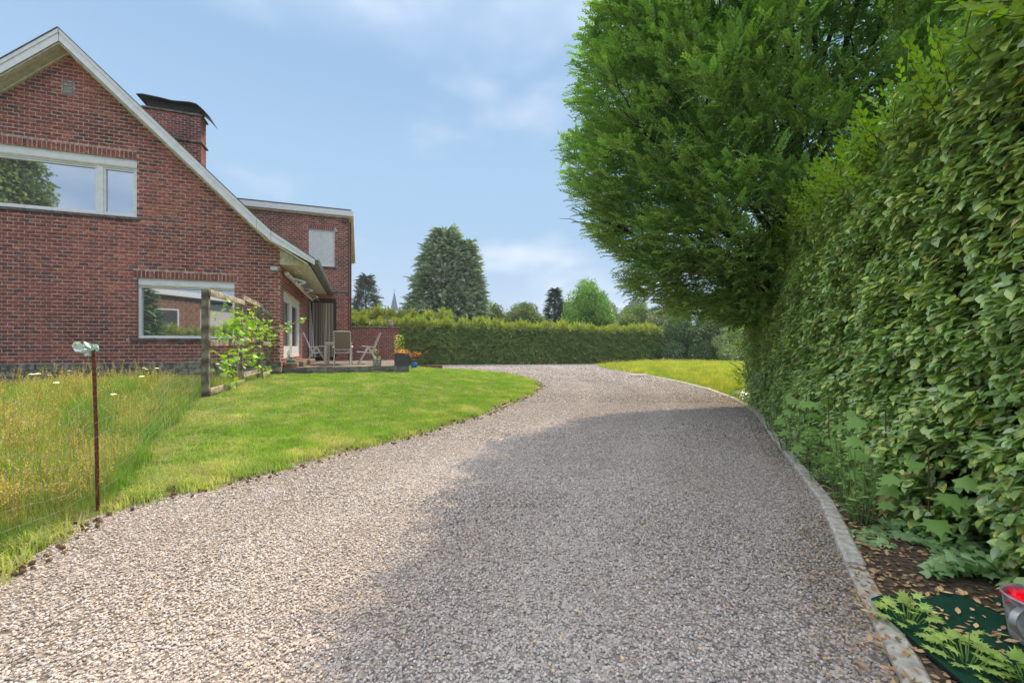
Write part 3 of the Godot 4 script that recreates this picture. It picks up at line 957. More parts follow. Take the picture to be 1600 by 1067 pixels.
func tall_hedge() -> void:
	var root := thing("tall_hedge", "tall clipped beech hedge with large green leaves along the right kerb", "hedge", Vector3.ZERO)
	var inward := Vector3(0.934, 0, 0.357)
	var st := Shape.new()
	for i in 30:
		var t := 0.4 + i * 0.31 + rnd(-0.1, 0.1)
		var b := hedge_base(t) + inward * rnd(0.4, 0.7)
		limb(st, b, b + Vector3(rnd(-0.1, 0.1), 2.1, rnd(-0.1, 0.1)), 0.03, 0.012, 0.0, 5, 0.4)
		for k in 5:
			var p := b + Vector3.UP * rnd(0.3, 1.9)
			limb(st, p, p - inward * rnd(0.2, 0.45) + HEDGE_DIR * rnd(-0.3, 0.3) + Vector3.UP * 0.2, 0.01, 0.004, 0.0, 4, 0.5)
	part("stems", st, bark_mat, root)
	var big := []
	for k in 3:
		var s := Shape.new()
		leaf_shape(s, Transform3D(), 0.059, 0.039, Color.WHITE, 4, 0.12 + 0.1 * k, 0.05 + 0.14 * k)
		big.append(s.mesh())
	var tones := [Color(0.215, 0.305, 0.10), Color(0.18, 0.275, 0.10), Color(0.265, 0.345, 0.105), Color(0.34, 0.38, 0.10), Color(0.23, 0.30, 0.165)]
	var rest := [Scatter.new(), Scatter.new(), Scatter.new()]
	var near := []
	var lumps := FastNoiseLite.new()
	lumps.seed = 77
	lumps.frequency = 1.1
	for i in 98000:
		var t := pow(rnd(0, 1), 1.35) * 8.9 + 0.35
		var y := rnd(0.04, 2.5)
		var foot := hedge_base(t)
		var room := clampf(foot.x - kerb_x(-foot.z) - 0.26, 0.0, 0.5) * smoothstep(1.9, 2.5, t)   # low growth leans out to the kerb
		var skirt := -smoothstep(1.0, 0.05, y) * room * rnd(0.5, 1.0)
		var layer := pow(rnd(0, 1), 2.2) * 0.22
		var wave := lumps.get_noise_2d(t * 1.3, y * 1.6) * 0.13 + lumps.get_noise_2d(t * 5.0 + 40.0, y * 6.0) * 0.06
		var ending := smoothstep(8.2, 9.25, t)
		var p := hedge_base(t) + inward * (layer - wave + skirt + ending * ending * 0.5) + Vector3.UP * y
		if lumps.get_noise_2d(t * 4.0 - 90.0, y * 5.0) < -0.40 + 0.1 * smoothstep(0.6, 0.0, y) and layer < 0.12: continue
		var dir := -inward * rnd(0.3, 1.0) + HEDGE_DIR * rnd(-0.9, 0.6) + Vector3.UP * rnd(-0.85, 0.25)
		var up := -inward * rnd(0.4, 1.0) + Vector3.UP * rnd(0.6, 1.5) + HEDGE_DIR * rnd(-0.5, 0.5)
		var k := rnd(0.5, 1.15)
		var x := Transform3D(aim(dir, up).scaled(Vector3.ONE * k), p)
		var col: Color = tones[mini(int(pow(rnd(0, 1), 1.4) * 5), 4)]
		var g := rnd(0.75, 1.2)
		if rnd(0, 1) < 0.035: col = Color(0.30, 0.20, 0.09)
		col = Color(col.r * g, col.g * g, col.b * g)
		if t < 2.75 and t > 1.75 and layer < 0.05 and near.size() < 300 and rnd(0, 1) < 0.35: near.append([x, rng.randi() % 12])
		else: rest[i % 3].put(x, col)
	for i in 9000:    # the top
		var t := pow(rnd(0, 1), 1.2) * 8.9 + 0.35
		var dpt := rnd(0, 1.1)
		var p := hedge_base(t) + inward * dpt + Vector3.UP * (2.46 + lumps.get_noise_2d(t * 2.0 + 200.0, dpt * 3.0) * 0.12 + rnd(-0.12, 0.06))
		var x := Transform3D(aim(Vector3(rnd(-1, 1), rnd(-0.3, 0.7), rnd(-1, 1)), Vector3(rnd(-0.6, 0.6), 1, rnd(-0.6, 0.6))).scaled(Vector3.ONE * rnd(0.6, 1.05)), p)
		var g := rnd(0.8, 1.2)
		rest[i % 3].put(x, Color(0.14 * g, 0.2 * g, 0.045 * g))
	var near_shapes := []
	for k in 12:
		var s := Shape.new()
		var col: Color = tones[k % 5]
		leaf_shape(s, Transform3D(), 0.059, 0.039, col * rnd(0.85, 1.15), 5, 0.1 + 0.03 * k, 0.04 + 0.03 * ((k * 5) % 12))
		near_shapes.append(s.mesh())
	for e in near: part("leaf", near_shapes[e[1]], hedge_mat, root, e[0])
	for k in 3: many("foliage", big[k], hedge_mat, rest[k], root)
	# young shoots standing out of the top
	var sh := Scatter.new()
	for i in 1500:
		var t := pow(rnd(0, 1), 1.1) * 8.7 + 0.5
		var dpt := rnd(-0.12, 0.7)
		var p := hedge_base(t) + inward * dpt + Vector3.UP * (2.40 + rnd(-0.2, 0.12) - absf(minf(dpt, 0.0)) * 1.2)
		var dir := Vector3(rnd(-0.5, 0.5), rnd(0.5, 1.2), rnd(-0.5, 0.5)) - inward * rnd(0, 0.8)
		var g := rnd(0.85, 1.25)
		sh.put(Transform3D(aim(dir, Vector3(rnd(-1, 1), 0.4, rnd(-1, 1))).scaled(Vector3.ONE * rnd(0.7, 1.3)), p), Color(0.20 * g, 0.27 * g, 0.035 * g))
	for i in 260:    # and along the far end
		var p := hedge_base(rnd(8.3, 9.2)) + inward * rnd(-0.1, 0.5) + Vector3.UP * rnd(0.2, 2.3)
		sh.put(Transform3D(aim(HEDGE_DIR * rnd(0.2, 1.0) - inward * rnd(0.2, 1) + Vector3.UP * rnd(-0.3, 0.8), Vector3(rnd(-0.5, 0.5), 1, 0)).scaled(Vector3.ONE * rnd(0.7, 1.2)), p), Color(0.17, 0.21, 0.045))
	many("shoots", sprig(9, 0.22, 0.047, 0.031, 0.8, 0.3, Color(0.5, 0.35, 1.0), true), shoot_mat, sh, root)
	# deeper layer that closes the hedge
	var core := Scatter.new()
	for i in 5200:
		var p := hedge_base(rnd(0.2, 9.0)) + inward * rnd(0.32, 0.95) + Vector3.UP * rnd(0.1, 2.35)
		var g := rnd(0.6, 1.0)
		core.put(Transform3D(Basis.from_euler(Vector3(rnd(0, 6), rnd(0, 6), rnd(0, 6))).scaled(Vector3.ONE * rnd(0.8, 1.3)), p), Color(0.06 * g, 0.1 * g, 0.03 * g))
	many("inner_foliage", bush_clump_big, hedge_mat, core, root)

# a clipped hedge as a long block of leaf clumps with a ragged lighter top
func far_hedge(called: String, label: String, a: Vector3, b: Vector3, thick: float, h0: float, h1: float, n: int, ragged: float) -> void:
	var root := thing(called, label, "hedge", Vector3.ZERO)
	var along := (b - a).normalized()
	var back := along.cross(Vector3.UP).normalized() * -1.0
	if back.dot(a) < 0.0: back = -back
	var l := a.distance_to(b)
	var st := Shape.new()
	for i in int(l / 0.4):
		var p := a + along * (0.2 + i * 0.4) + back * thick * 0.5
		limb(st, p, p + Vector3.UP * h1 * 0.9, 0.02, 0.01, 0.0, 4, 0.4)
	part("stems", st, bark_mat, root)
	var sc := Scatter.new()
	var nz := FastNoiseLite.new()
	nz.seed = 11
	nz.frequency = 0.5
	for i in n:
		var t := rnd(0, l)
		var hh := lerpf(h0, h1, t / l) + nz.get_noise_1d(t * 1.5) * 0.12
		var y := rnd(0.02, hh)
		var d := pow(rnd(0, 1), 2.0) * thick * 0.5
		if rnd(0, 1) < 0.22:
			y = hh
			d = rnd(0, thick)
		elif rnd(0, 1) < 0.08: t = l - pow(rnd(0, 1), 2) * 0.2; d = rnd(0, thick)
		var p := a + along * t + back * (d + nz.get_noise_2d(t * 3.0, y * 3.0) * 0.14 + (0.06 if y < 0.3 else 0.0)) + Vector3.UP * y
		var dir := -back * rnd(0.2, 1) + along * rnd(-1, 1) + Vector3.UP * rnd(-0.7, 0.3)
		var g := rnd(0.7, 1.2)
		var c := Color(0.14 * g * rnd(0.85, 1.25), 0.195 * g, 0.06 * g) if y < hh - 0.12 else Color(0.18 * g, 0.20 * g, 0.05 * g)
		sc.put(Transform3D(aim(dir, -back + Vector3.UP * rnd(0.4, 1.2)).scaled(Vector3.ONE * rnd(0.7, 1.2)), p), c)
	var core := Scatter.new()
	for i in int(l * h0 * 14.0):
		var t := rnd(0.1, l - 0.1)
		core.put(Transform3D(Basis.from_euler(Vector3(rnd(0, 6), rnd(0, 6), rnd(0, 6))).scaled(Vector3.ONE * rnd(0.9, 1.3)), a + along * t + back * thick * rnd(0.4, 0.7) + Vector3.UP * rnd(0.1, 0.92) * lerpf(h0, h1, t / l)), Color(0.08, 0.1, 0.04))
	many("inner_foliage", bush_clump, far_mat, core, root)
	var top := int(l * 170)
	for i in top:
		var t := rnd(0, l)
		var tall := clampf(0.5 + nz.get_noise_1d(t * 3.0 + 300.0) * 1.4, 0.1, 1.3)
		var hh := lerpf(h0, h1, t / l)
		var p := a + along * t + back * rnd(-0.08, thick) + Vector3.UP * (hh + rnd(-0.1, 0.2) * ragged * tall)
		var g := rnd(0.8, 1.3)
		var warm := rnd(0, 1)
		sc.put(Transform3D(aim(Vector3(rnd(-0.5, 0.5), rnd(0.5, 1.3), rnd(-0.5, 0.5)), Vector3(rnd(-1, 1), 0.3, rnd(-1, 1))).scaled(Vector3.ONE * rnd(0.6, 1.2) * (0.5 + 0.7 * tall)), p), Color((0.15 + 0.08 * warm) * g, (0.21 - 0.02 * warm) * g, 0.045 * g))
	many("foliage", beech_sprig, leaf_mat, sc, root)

func conifer(called: String, label: String, foot: Vector3, h: float, r: float, n: int, col: Color, loose := 1.0, power := 0.75, bare := 0.04) -> void:
	var root := thing(called, label, "tree", foot)
	var tr := Shape.new()
	tr.tube([Vector3(0, -0.2, 0), Vector3(0, h * 0.5, 0), Vector3(0, h * 0.97, 0)], [h * 0.022, h * 0.013, 0.01], 7)
	part("trunk", tr, bark_mat, root)
	var bs := Shape.new()
	var sc := Scatter.new()
	var nz := FastNoiseLite.new()
	nz.seed = int(h * 31.0)
	nz.frequency = 0.35
	var arms := 70
	for i in arms:
		var f := lerpf(bare, 0.98, (i + rnd(0, 1)) / arms)
		var an := i * 2.39996
		var rr := r * pow(1.0 - f, power) * rnd(0.75, 1.15) * (1.0 + 0.5 * nz.get_noise_2d(an * 3.0, f * 20.0) * loose)
		limb(bs, Vector3(0, f * h, 0), Vector3(cos(an) * rr * 0.9, f * h + rr * rnd(-0.15, 0.25), sin(an) * rr * 0.9), 0.035 * (1 - f) + 0.008, 0.004, 0.0, 4, 0.3)
	part("branches", bs, bark_mat, root)
	for i in n:
		var f := lerpf(bare, 1.0, pow(rnd(0, 1), 1.25))
		var an := rnd(0, TAU)
		var lump := 1.0 + (0.38 * nz.get_noise_3d(cos(an) * 4.0, f * 26.0, sin(an) * 4.0) + 0.2 * nz.get_noise_3d(cos(an) * 11.0 + 50.0, f * 60.0, sin(an) * 11.0)) * loose
		var rr := r * (pow(1.0 - f, power) + 0.012) * lump * (1.0 - 0.5 * pow(rnd(0, 1), 2.2))
		var p := Vector3(cos(an) * rr, f * h, sin(an) * rr)
		var dir := Vector3(cos(an) + rnd(-0.5, 0.5), rnd(-0.35, 0.7), sin(an) + rnd(-0.5, 0.5))
		var g := rnd(0.65, 1.3)
		sc.put(Transform3D(aim(dir, Vector3(rnd(-0.4, 0.4), 1, rnd(-0.4, 0.4))).scaled(Vector3.ONE * rnd(0.6, 1.2) * h * 0.085), p), Color(col.r * g, col.g * g, col.b * g * rnd(0.9, 1.2)))
	many("crown", fir_spray, needle_mat, sc, root)

# a broadleaved tree or bush: crown made of several overlapping masses
func broadleaf(called: String, label: String, kind: String, foot: Vector3, h: float, r: float, n: int, col: Color, low := 0.25, size := 1.0, up := 0.0, masses := 9) -> void:
	var root := thing(called, label, kind, foot)
	var tr := Shape.new()
	tr.tube([Vector3(0, -0.2, 0), Vector3(rnd(-0.05, 0.05) * h * 0.3, h * 0.35, 0), Vector3(0, h * 0.75, 0)], [h * 0.02, h * 0.014, h * 0.004], 7)
	part("trunk", tr, bark_mat, root)
	var lb := Shape.new()
	var sc := Scatter.new()
	for m in masses:
		var f := (m + 0.5) / masses
		var an := m * 2.4 + rnd(-0.4, 0.4)
		var y := lerpf(low + 0.12, 0.82, f) * h
		var spread := r * sin(PI * clampf(lerpf(0.3, 0.95, f), 0, 1)) * 0.62
		var c := Vector3(cos(an) * spread, y, sin(an) * spread)
		var mr := r * rnd(0.42, 0.62) * (1.15 - 0.5 * f)
		var mh := h * rnd(0.15, 0.22)
		limb(lb, Vector3(0, y * 0.5, 0), c, h * 0.009, h * 0.002, 0.0, 5, 0.4)
		for i in n / masses:
			var d := Vector3(rng.randfn(), rng.randfn(), rng.randfn()).normalized() * pow(rnd(0.1, 1), 0.4)
			var p := c + Vector3(d.x * mr, d.y * mh + up * absf(d.y) * mh, d.z * mr) * (1.0 + 0.16 * sin(d.x * 9.0 + m) * sin(d.y * 8.0 + m * 2.0))
			if p.y < 0.1: continue
			var g := rnd(0.7, 1.25) * (0.92 + 0.16 * ((m * 7) % 5) / 4.0)
			sc.put(Transform3D(aim(d + Vector3(rnd(-0.6, 0.6), rnd(-0.5, 0.4), rnd(-0.6, 0.6)), Vector3.UP + d * 0.6).scaled(Vector3.ONE * rnd(0.7, 1.3) * size), p), Color(col.r * g * rnd(0.9, 1.15), col.g * g, col.b * g))
	part("branches", lb, bark_mat, root)
	many("crown", bush_clump, far_mat, sc, root)

# a lobed leaf along +z (outline is a list of [angle in degrees, reach])
const MAPLE := [[-150, 0.35], [-125, 0.62], [-100, 0.5], [-78, 0.82], [-62, 0.62], [-48, 0.58], [-34, 0.98], [-20, 0.66], [-10, 0.84], [0, 1.12], [10, 0.84], [20, 0.66], [34, 0.98], [48, 0.58], [62, 0.62], [78, 0.82], [100, 0.5], [125, 0.62], [150, 0.35]]
const IVY := [[-150, 0.5], [-110, 0.7], [-80, 0.9], [-50, 0.6], [-20, 0.75], [0, 1.15], [20, 0.75], [50, 0.6], [80, 0.9], [110, 0.7], [150, 0.5]]
const VINE := [[-160, 0.45], [-125, 0.85], [-95, 0.8], [-68, 0.95], [-45, 0.8], [-22, 0.95], [0, 1.1], [22, 0.95], [45, 0.8], [68, 0.95], [95, 0.8], [125, 0.85], [160, 0.45]]
const CUT := [[-160, 0.5], [-130, 0.9], [-118, 0.5], [-98, 0.55], [-80, 1.0], [-66, 0.55], [-44, 0.6], [-32, 1.05], [-20, 0.55], [-10, 0.7], [0, 1.15], [10, 0.7], [20, 0.55], [32, 1.05], [44, 0.6], [66, 0.55], [80, 1.0], [98, 0.55], [118, 0.5], [130, 0.9], [160, 0.5]]
func lobed(s: Shape, x: Transform3D, outline: Array, r: float, col: Color, cup := 0.12) -> void:
	var c := Vector3(0, 0, r * 0.45)
	var pts := []
	for o in outline:
		var an := deg_to_rad(o[0])
		var k: float = o[1] * r * 0.62
		pts.append(c + Vector3(sin(an) * k, cup * k * absf(sin(an * 2.0)) - 0.12 * k * k / r, cos(an) * k))
	var nn := x.basis.y.normalized()
	for i in pts.size():
		var p: Vector3 = pts[i]
		var q: Vector3 = pts[(i + 1) % pts.size()]
		var n0 := (nn + x.basis * (p - c).normalized() * 0.18).normalized()
		s.corner(x * c, nn, col, Vector2(0.5, 0.4))
		s.corner(x * q, n0, col, Vector2(0.9, 0.6))
		s.corner(x * p, n0, col, Vector2(0.1, 0.6))

func lobed_mesh(outline: Array, r: float, col := Color.WHITE, cup := 0.12) -> ArrayMesh:
	var s := Shape.new()
	lobed(s, Transform3D(), outline, r, col, cup)
	return s.mesh()

func stone(sd: int) -> ArrayMesh:
	var s := Shape.new()
	var phi := (1.0 + sqrt(5.0)) / 2.0
	var p := [Vector3(-1, phi, 0), Vector3(1, phi, 0), Vector3(-1, -phi, 0), Vector3(1, -phi, 0), Vector3(0, -1, phi), Vector3(0, 1, phi), Vector3(0, -1, -phi), Vector3(0, 1, -phi), Vector3(phi, 0, -1), Vector3(phi, 0, 1), Vector3(-phi, 0, -1), Vector3(-phi, 0, 1)]
	var f := [[0, 11, 5], [0, 5, 1], [0, 1, 7], [0, 7, 10], [0, 10, 11], [1, 5, 9], [5, 11, 4], [11, 10, 2], [10, 7, 6], [7, 1, 8], [3, 9, 4], [3, 4, 2], [3, 2, 6], [3, 6, 8], [3, 8, 9], [4, 9, 5], [2, 4, 11], [6, 2, 10], [8, 6, 7], [9, 8, 1]]
	for i in 12: p[i] = p[i].normalized() * rnd(0.75, 1.2) * Vector3(1.0, rnd(0.55, 0.75), rnd(0.7, 0.95))
	for q in f: s.outward(p[q[0]], p[q[1]], p[q[2]], Vector3.ZERO)
	return s.mesh()

func gravel() -> void:
	var shapes := []
	for k in 3: shapes.append(stone(k))
	var tones := [Color(0.51, 0.445, 0.42), Color(0.60, 0.525, 0.485), Color(0.38, 0.345, 0.34), Color(0.68, 0.625, 0.595), Color(0.54, 0.41, 0.34), Color(0.26, 0.24, 0.245), Color(0.57, 0.445, 0.40), Color(0.76, 0.715, 0.685)]
	var sc := [Scatter.new(), Scatter.new(), Scatter.new()]
	var wear := FastNoiseLite.new()
	wear.seed = 61
	wear.frequency = 0.7
	for band in [[0.9, 2.6, 13000.0, 0.005], [2.6, 4.5, 8200.0, 0.006], [4.5, 7.5, 4000.0, 0.0079], [7.5, 12.0, 1300.0, 0.012], [12.0, 23.5, 300.0, 0.02]]:
		var z: float = band[0]
		var rows := 40
		for r in rows:
			var z0: float = lerpf(band[0], band[1], float(r) / rows)
			var z1: float = lerpf(band[0], band[1], float(r + 1) / rows)
			var w0 := maxf(-1.25 * z1 - 0.1, -6.0)
			var w1 := minf(1.25 * z1, 5.0)
			var n := int((z1 - z0) * (w1 - w0) * band[2])
			for i in n:
				var x := rnd(w0, w1)
				z = rnd(z0, z1)
				var dl := look(left_d, x, z)
				if dl > -0.01 + rnd(-0.12, 0.1): continue
				var dr := look(right_d, x, z)
				if dr > rnd(-0.03, 0.05): continue
				if dl > -0.3 and rnd(0, 1) < 0.35: continue
				if dr > -0.14 and rnd(0, 1) < 0.4: continue
				var k: float = band[3] * rnd(0.6, 1.35)
				var b := Basis.from_euler(Vector3(rnd(-0.5, 0.5), rnd(0, TAU), rnd(-0.5, 0.5))).scaled(Vector3.ONE * k)
				var g := rnd(0.8, 1.2)
				var c: Color = tones[mini(int(pow(rnd(0, 1), 1.25) * 8), 7)]
				c = c.lerp(Color(0.54, 0.465, 0.425), 0.2)
				# worn wheel tracks are paler, the rest has browner, dirtier patches
				var mid := dl * -1.0 / maxf(0.1, -dl - dr)
				var track := exp(-pow((mid - 0.30) / 0.07, 2.0)) + exp(-pow((mid - 0.68) / 0.07, 2.0))
				var dirt := clampf(wear.get_noise_2d(x, z) * 1.3 + 0.15 + smoothstep(-0.35, 0.0, maxf(dl, dr)) * 0.5, 0, 1)
				c = c.lerp(Color(0.44, 0.35, 0.28), dirt * 0.42).lerp(Color(0.74, 0.68, 0.63), track * 0.28)
				sc[i % 3].put(Transform3D(b, at(x, k * rnd(0.1, 0.75), z)), Color(c.r * g, c.g * g, c.b * g))
	var crumbs := Scatter.new()
	for i in 9000:
		var z := 1.6 + pow(rnd(0, 1), 1.5) * 11.0
		var x := rnd(-2.6, 0.9)
		var dl := look(left_d, x, z)
		if absf(dl + 0.02) > 0.09 + wear.get_noise_2d(x * 3.0, z * 3.0) * 0.12: continue
		var k := rnd(0.005, 0.016) * (1.0 + z * 0.05)
		var g := rnd(0.6, 1.3)
		crumbs.put(Transform3D(Basis.from_euler(Vector3(rnd(0, 6), rnd(0, 6), rnd(0, 6))).scaled(Vector3.ONE * k), at(x, maxf(0.004, lawn_height(x, z)) + k * 0.4, z)), Color(0.16 * g, 0.105 * g, 0.06 * g))
	many("soil_crumbs", shapes[0], paint(Color.WHITE, 0.95), crumbs, self)
	var m := paint(Color.WHITE, 0.85)
	for k in 3: many("gravel_stones", shapes[k], m, sc[k], self)

func grasses() -> void:
	var m := leafy(0.6, Color(0.7, 0.8, 0.2))
	var short := tuft(26, 0.022, 0.055, 0.055, 0.0042, 0.45, Color(1.1, 1.05, 0.8), Color(0.75, 0.8, 0.8))
	var mid := tuft(18, 0.06, 0.17, 0.07, 0.005, 0.4, Color(1.15, 1.0, 0.8), Color(0.8, 0.85, 0.8))
	var tall := tuft(15, 0.16, 0.42, 0.10, 0.0055, 0.42, Color(1.25, 1.05, 0.8), Color(0.7, 0.9, 0.8))
	var seeds := [seed_head(0.42), seed_head(0.5), seed_head(0.36)]
	var lawn := Scatter.new()
	var meadow := Scatter.new()
	var edge := Scatter.new()
	var heads := [Scatter.new(), Scatter.new(), Scatter.new()]
	var straw := Scatter.new()
	var dry := FastNoiseLite.new()
	dry.seed = 21
	dry.frequency = 0.55
	for i in 104000:
		var z := 0.4 + pow(rnd(0, 1), 1.65) * 19.1
		var x := rnd(maxf(-1.26 * z - 0.9, -13.0), minf(0.8, -2.4 + z))
		var d := look(left_d, x, z)
		if d < -0.02 + rnd(-0.05, 0.07): continue
		# the meadow lies left of the line wire fence - trellis
		var fence_x := lerpf(-2.35, -2.49, (z - 1.7) / 0.8) if z < 2.5 else lerpf(-2.49, -4.25, (z - 2.5) / 3.25) if z < 5.75 else -4.25 - (z - 5.75) * 0.37
		var local := (at(x, 0, z) - HOUSE_AT).rotated(Vector3.UP, -HOUSE_TURN)
		if local.z < 0.03 and local.x < 0.03: continue
		if local.x > 0.0 and local.x < 3.07 and local.z < -0.16 and local.z > -6.1: continue
		var y := lawn_height(x, z)
		var wild := fence_x - x + dry.get_noise_2d(x, z) * 0.35
		var dn := dry.get_noise_2d(x * 2.0 + 50.0, z * 2.0)
		var g := rnd(0.75, 1.25)
		var spin := Basis(Vector3.UP, rnd(0, TAU))
		if wild > 0.0 and local.x < 0.4:
			if rnd(0, 1) < 0.35: continue
			var gold := clampf(0.22 + dn * 1.5 + clampf(wild * 0.12, 0, 0.25) + rnd(-0.15, 0.15), 0, 1)
			var c := Color(0.11, 0.19, 0.034).lerp(Color(0.31, 0.285, 0.125), gold)
			var k := rnd(0.5, 1.0) * (0.72 + 0.28 * smoothstep(0.0, 1.2, wild)) * (0.35 + 0.65 * smoothstep(0.05, 0.6, d)) * (0.42 + 0.58 * smoothstep(0.3, 4.2, local.z))
			meadow.put(Transform3D(spin.scaled(Vector3(k, k, k)), at(x, y, z)), Color(c.r * g, c.g * g, c.b * g))
			if rnd(0, 1) < 0.12 + 0.25 * gold:
				var k2 := rnd(0.55, 0.95) * (0.75 + 0.25 * smoothstep(0.0, 1.2, wild)) * (0.4 + 0.6 * smoothstep(0.2, 4.2, local.z))
				heads[i % 3].put(Transform3D(spin.scaled(Vector3(k2, k2, k2)), at(x, y, z)), Color(0.33 * g, 0.29 * g, 0.19 * g))
		else:
			var rough := smoothstep(0.9, 0.0, d) * 0.5 + smoothstep(-0.8, 0.0, wild) * 0.6
			var pale := clampf(rough * 0.6 + dn * 1.1 + maxf(0.0, dry.get_noise_2d(x * 5.0 - 30.0, z * 5.0)) * 0.9 - 0.02, 0, 1)
			if d < 0.16 and dry.get_noise_2d(x * 7.0, z * 7.0) > 0.12 - d: continue
			if dry.get_noise_2d(x * 6.0 + 70.0, z * 6.0) > 0.42: continue
			var c := Color(0.155, 0.235, 0.036).lerp(Color(0.36, 0.33, 0.14), pale)
			var k := rnd(0.75, 1.25) * (1.0 + rough * 0.5) * (1.0 + 0.035 * maxf(0, z - 6.0))
			if rough > 0.45 and rnd(0, 1) < 0.25: edge.put(Transform3D(spin.scaled(Vector3.ONE * rnd(0.3, 0.6) * (0.6 + 0.4 * smoothstep(0.1, 0.5, d))), at(x, y, z)), Color(c.r * g * 0.9, c.g * g * 0.95, c.b * g))
			else: lawn.put(Transform3D(spin.scaled(Vector3(k, k * rnd(0.8, 1.2), k)), at(x, y, z)), Color(c.r * g, c.g * g, c.b * g))
			if rnd(0, 1) < 0.10 * (pale + 3.0 * smoothstep(-0.9, -0.1, wild)):
				straw.put(Transform3D(aim(Vector3(rnd(-1, 1), rnd(-0.1, 0.15), rnd(-1, 1)), Vector3.UP), at(x, y + 0.03, z)), Color(0.5 * g, 0.44 * g, 0.2 * g))
	many("lawn_grass", short, m, lawn, self)
	many("meadow_grass", tall, m, meadow, self)
	many("edge_grass", mid, m, edge, self)
	for k in 3: many("grass_seed_heads", seeds[k], m, heads[k], self)
	var sw := Shape.new()
	for i in 7:
		var a := Vector3(rnd(-0.05, 0.05), rnd(-0.01, 0.01), rnd(-0.05, 0.05))
		sw.tube([a, a + Vector3(rnd(-0.07, 0.07), rnd(0, 0.02), rnd(-0.1, 0.1))], [0.0012, 0.0009], 3)
	many("cut_straw", sw, paint(Color.WHITE, 0.8), straw, self)
	# the rough verge on the right, and tufts along the foot of the far hedge
	var verge := Scatter.new()
	var vh := Scatter.new()
	for i in 26000:
		var z := 6.3 + pow(rnd(0, 1), 1.3) * 19.0
		var x := rnd(2.0, 12.0)
		var d := look(right_d, x, minf(z, 22.5))
		if d < 0.03 + rnd(-0.05, 0.05): continue
		if z > 22.2 + x * 0.24: continue
		if x > 1.39 + 0.382 * z - 0.1 and z < 9.2: continue
		var dn := dry.get_noise_2d(x * 1.6 + 9.0, z * 1.6)
		var g := rnd(0.75, 1.25)
		var c := Color(0.19, 0.26, 0.035).lerp(Color(0.42, 0.36, 0.11), clampf(0.4 + dn, 0, 1))
		var k := rnd(0.7, 1.5) * (0.6 + 0.4 * smoothstep(0, 0.6, d))
		verge.put(Transform3D(Basis(Vector3.UP, rnd(0, TAU)).scaled(Vector3(k, k * rnd(0.8, 1.3), k)), at(x, verge_height(x, minf(z, 22.5)), z)), Color(c.r * g, c.g * g, c.b * g))
		if rnd(0, 1) < 0.05: vh.put(Transform3D(Basis(Vector3.UP, rnd(0, TAU)).scaled(Vector3.ONE * rnd(0.5, 0.9)), at(x, 0.03, z)), Color(0.34 * g, 0.28 * g, 0.16 * g))
	many("verge_grass", mid, m, verge, self)
	many("grass_seed_heads", seeds[0], m, vh, self)
	# white umbels in the meadow
	var um := Shape.new()
	um.tube([Vector3.ZERO, Vector3(0.01, 0.5, 0)], [0.002, 0.0015], 4, Color(0.12, 0.22, 0.05))
	for k in 26:
		var an := k * 2.4
		var r := 0.034 * sqrt(k / 26.0)
		um.lathe([Vector2(0.009, -0.004), Vector2(0.007, 0.004), Vector2(0.0, 0.006)], 5, Color(0.75, 0.72, 0.6), Vector3(0.01 + cos(an) * r, 0.5 + 0.012 - r * 0.2, sin(an) * r))
	var spots := [[-7.3, 6.6], [-6.9, 6.0], [-6.3, 6.3], [-5.6, 6.6], [-5.2, 7.4], [-5.9, 5.2], [-4.6, 5.2], [-7.6, 7.2], [-6.5, 7.4], [-5.0, 4.6], [-4.1, 4.3], [-6.9, 7.9]]
	for q in spots:
		var o := part("white_umbel_flower", um, m, self, Transform3D(Basis(Vector3.UP, rnd(0, 6)).scaled(Vector3.ONE * rnd(0.62, 0.8)), at(q[0], lawn_height(q[0], q[1]), q[1])))
		o.name = numbered("white_umbel_flower")
		tag(o, "flat white wildflower head on a thin stalk in the tall meadow grass", "flower", "white umbels in the meadow")

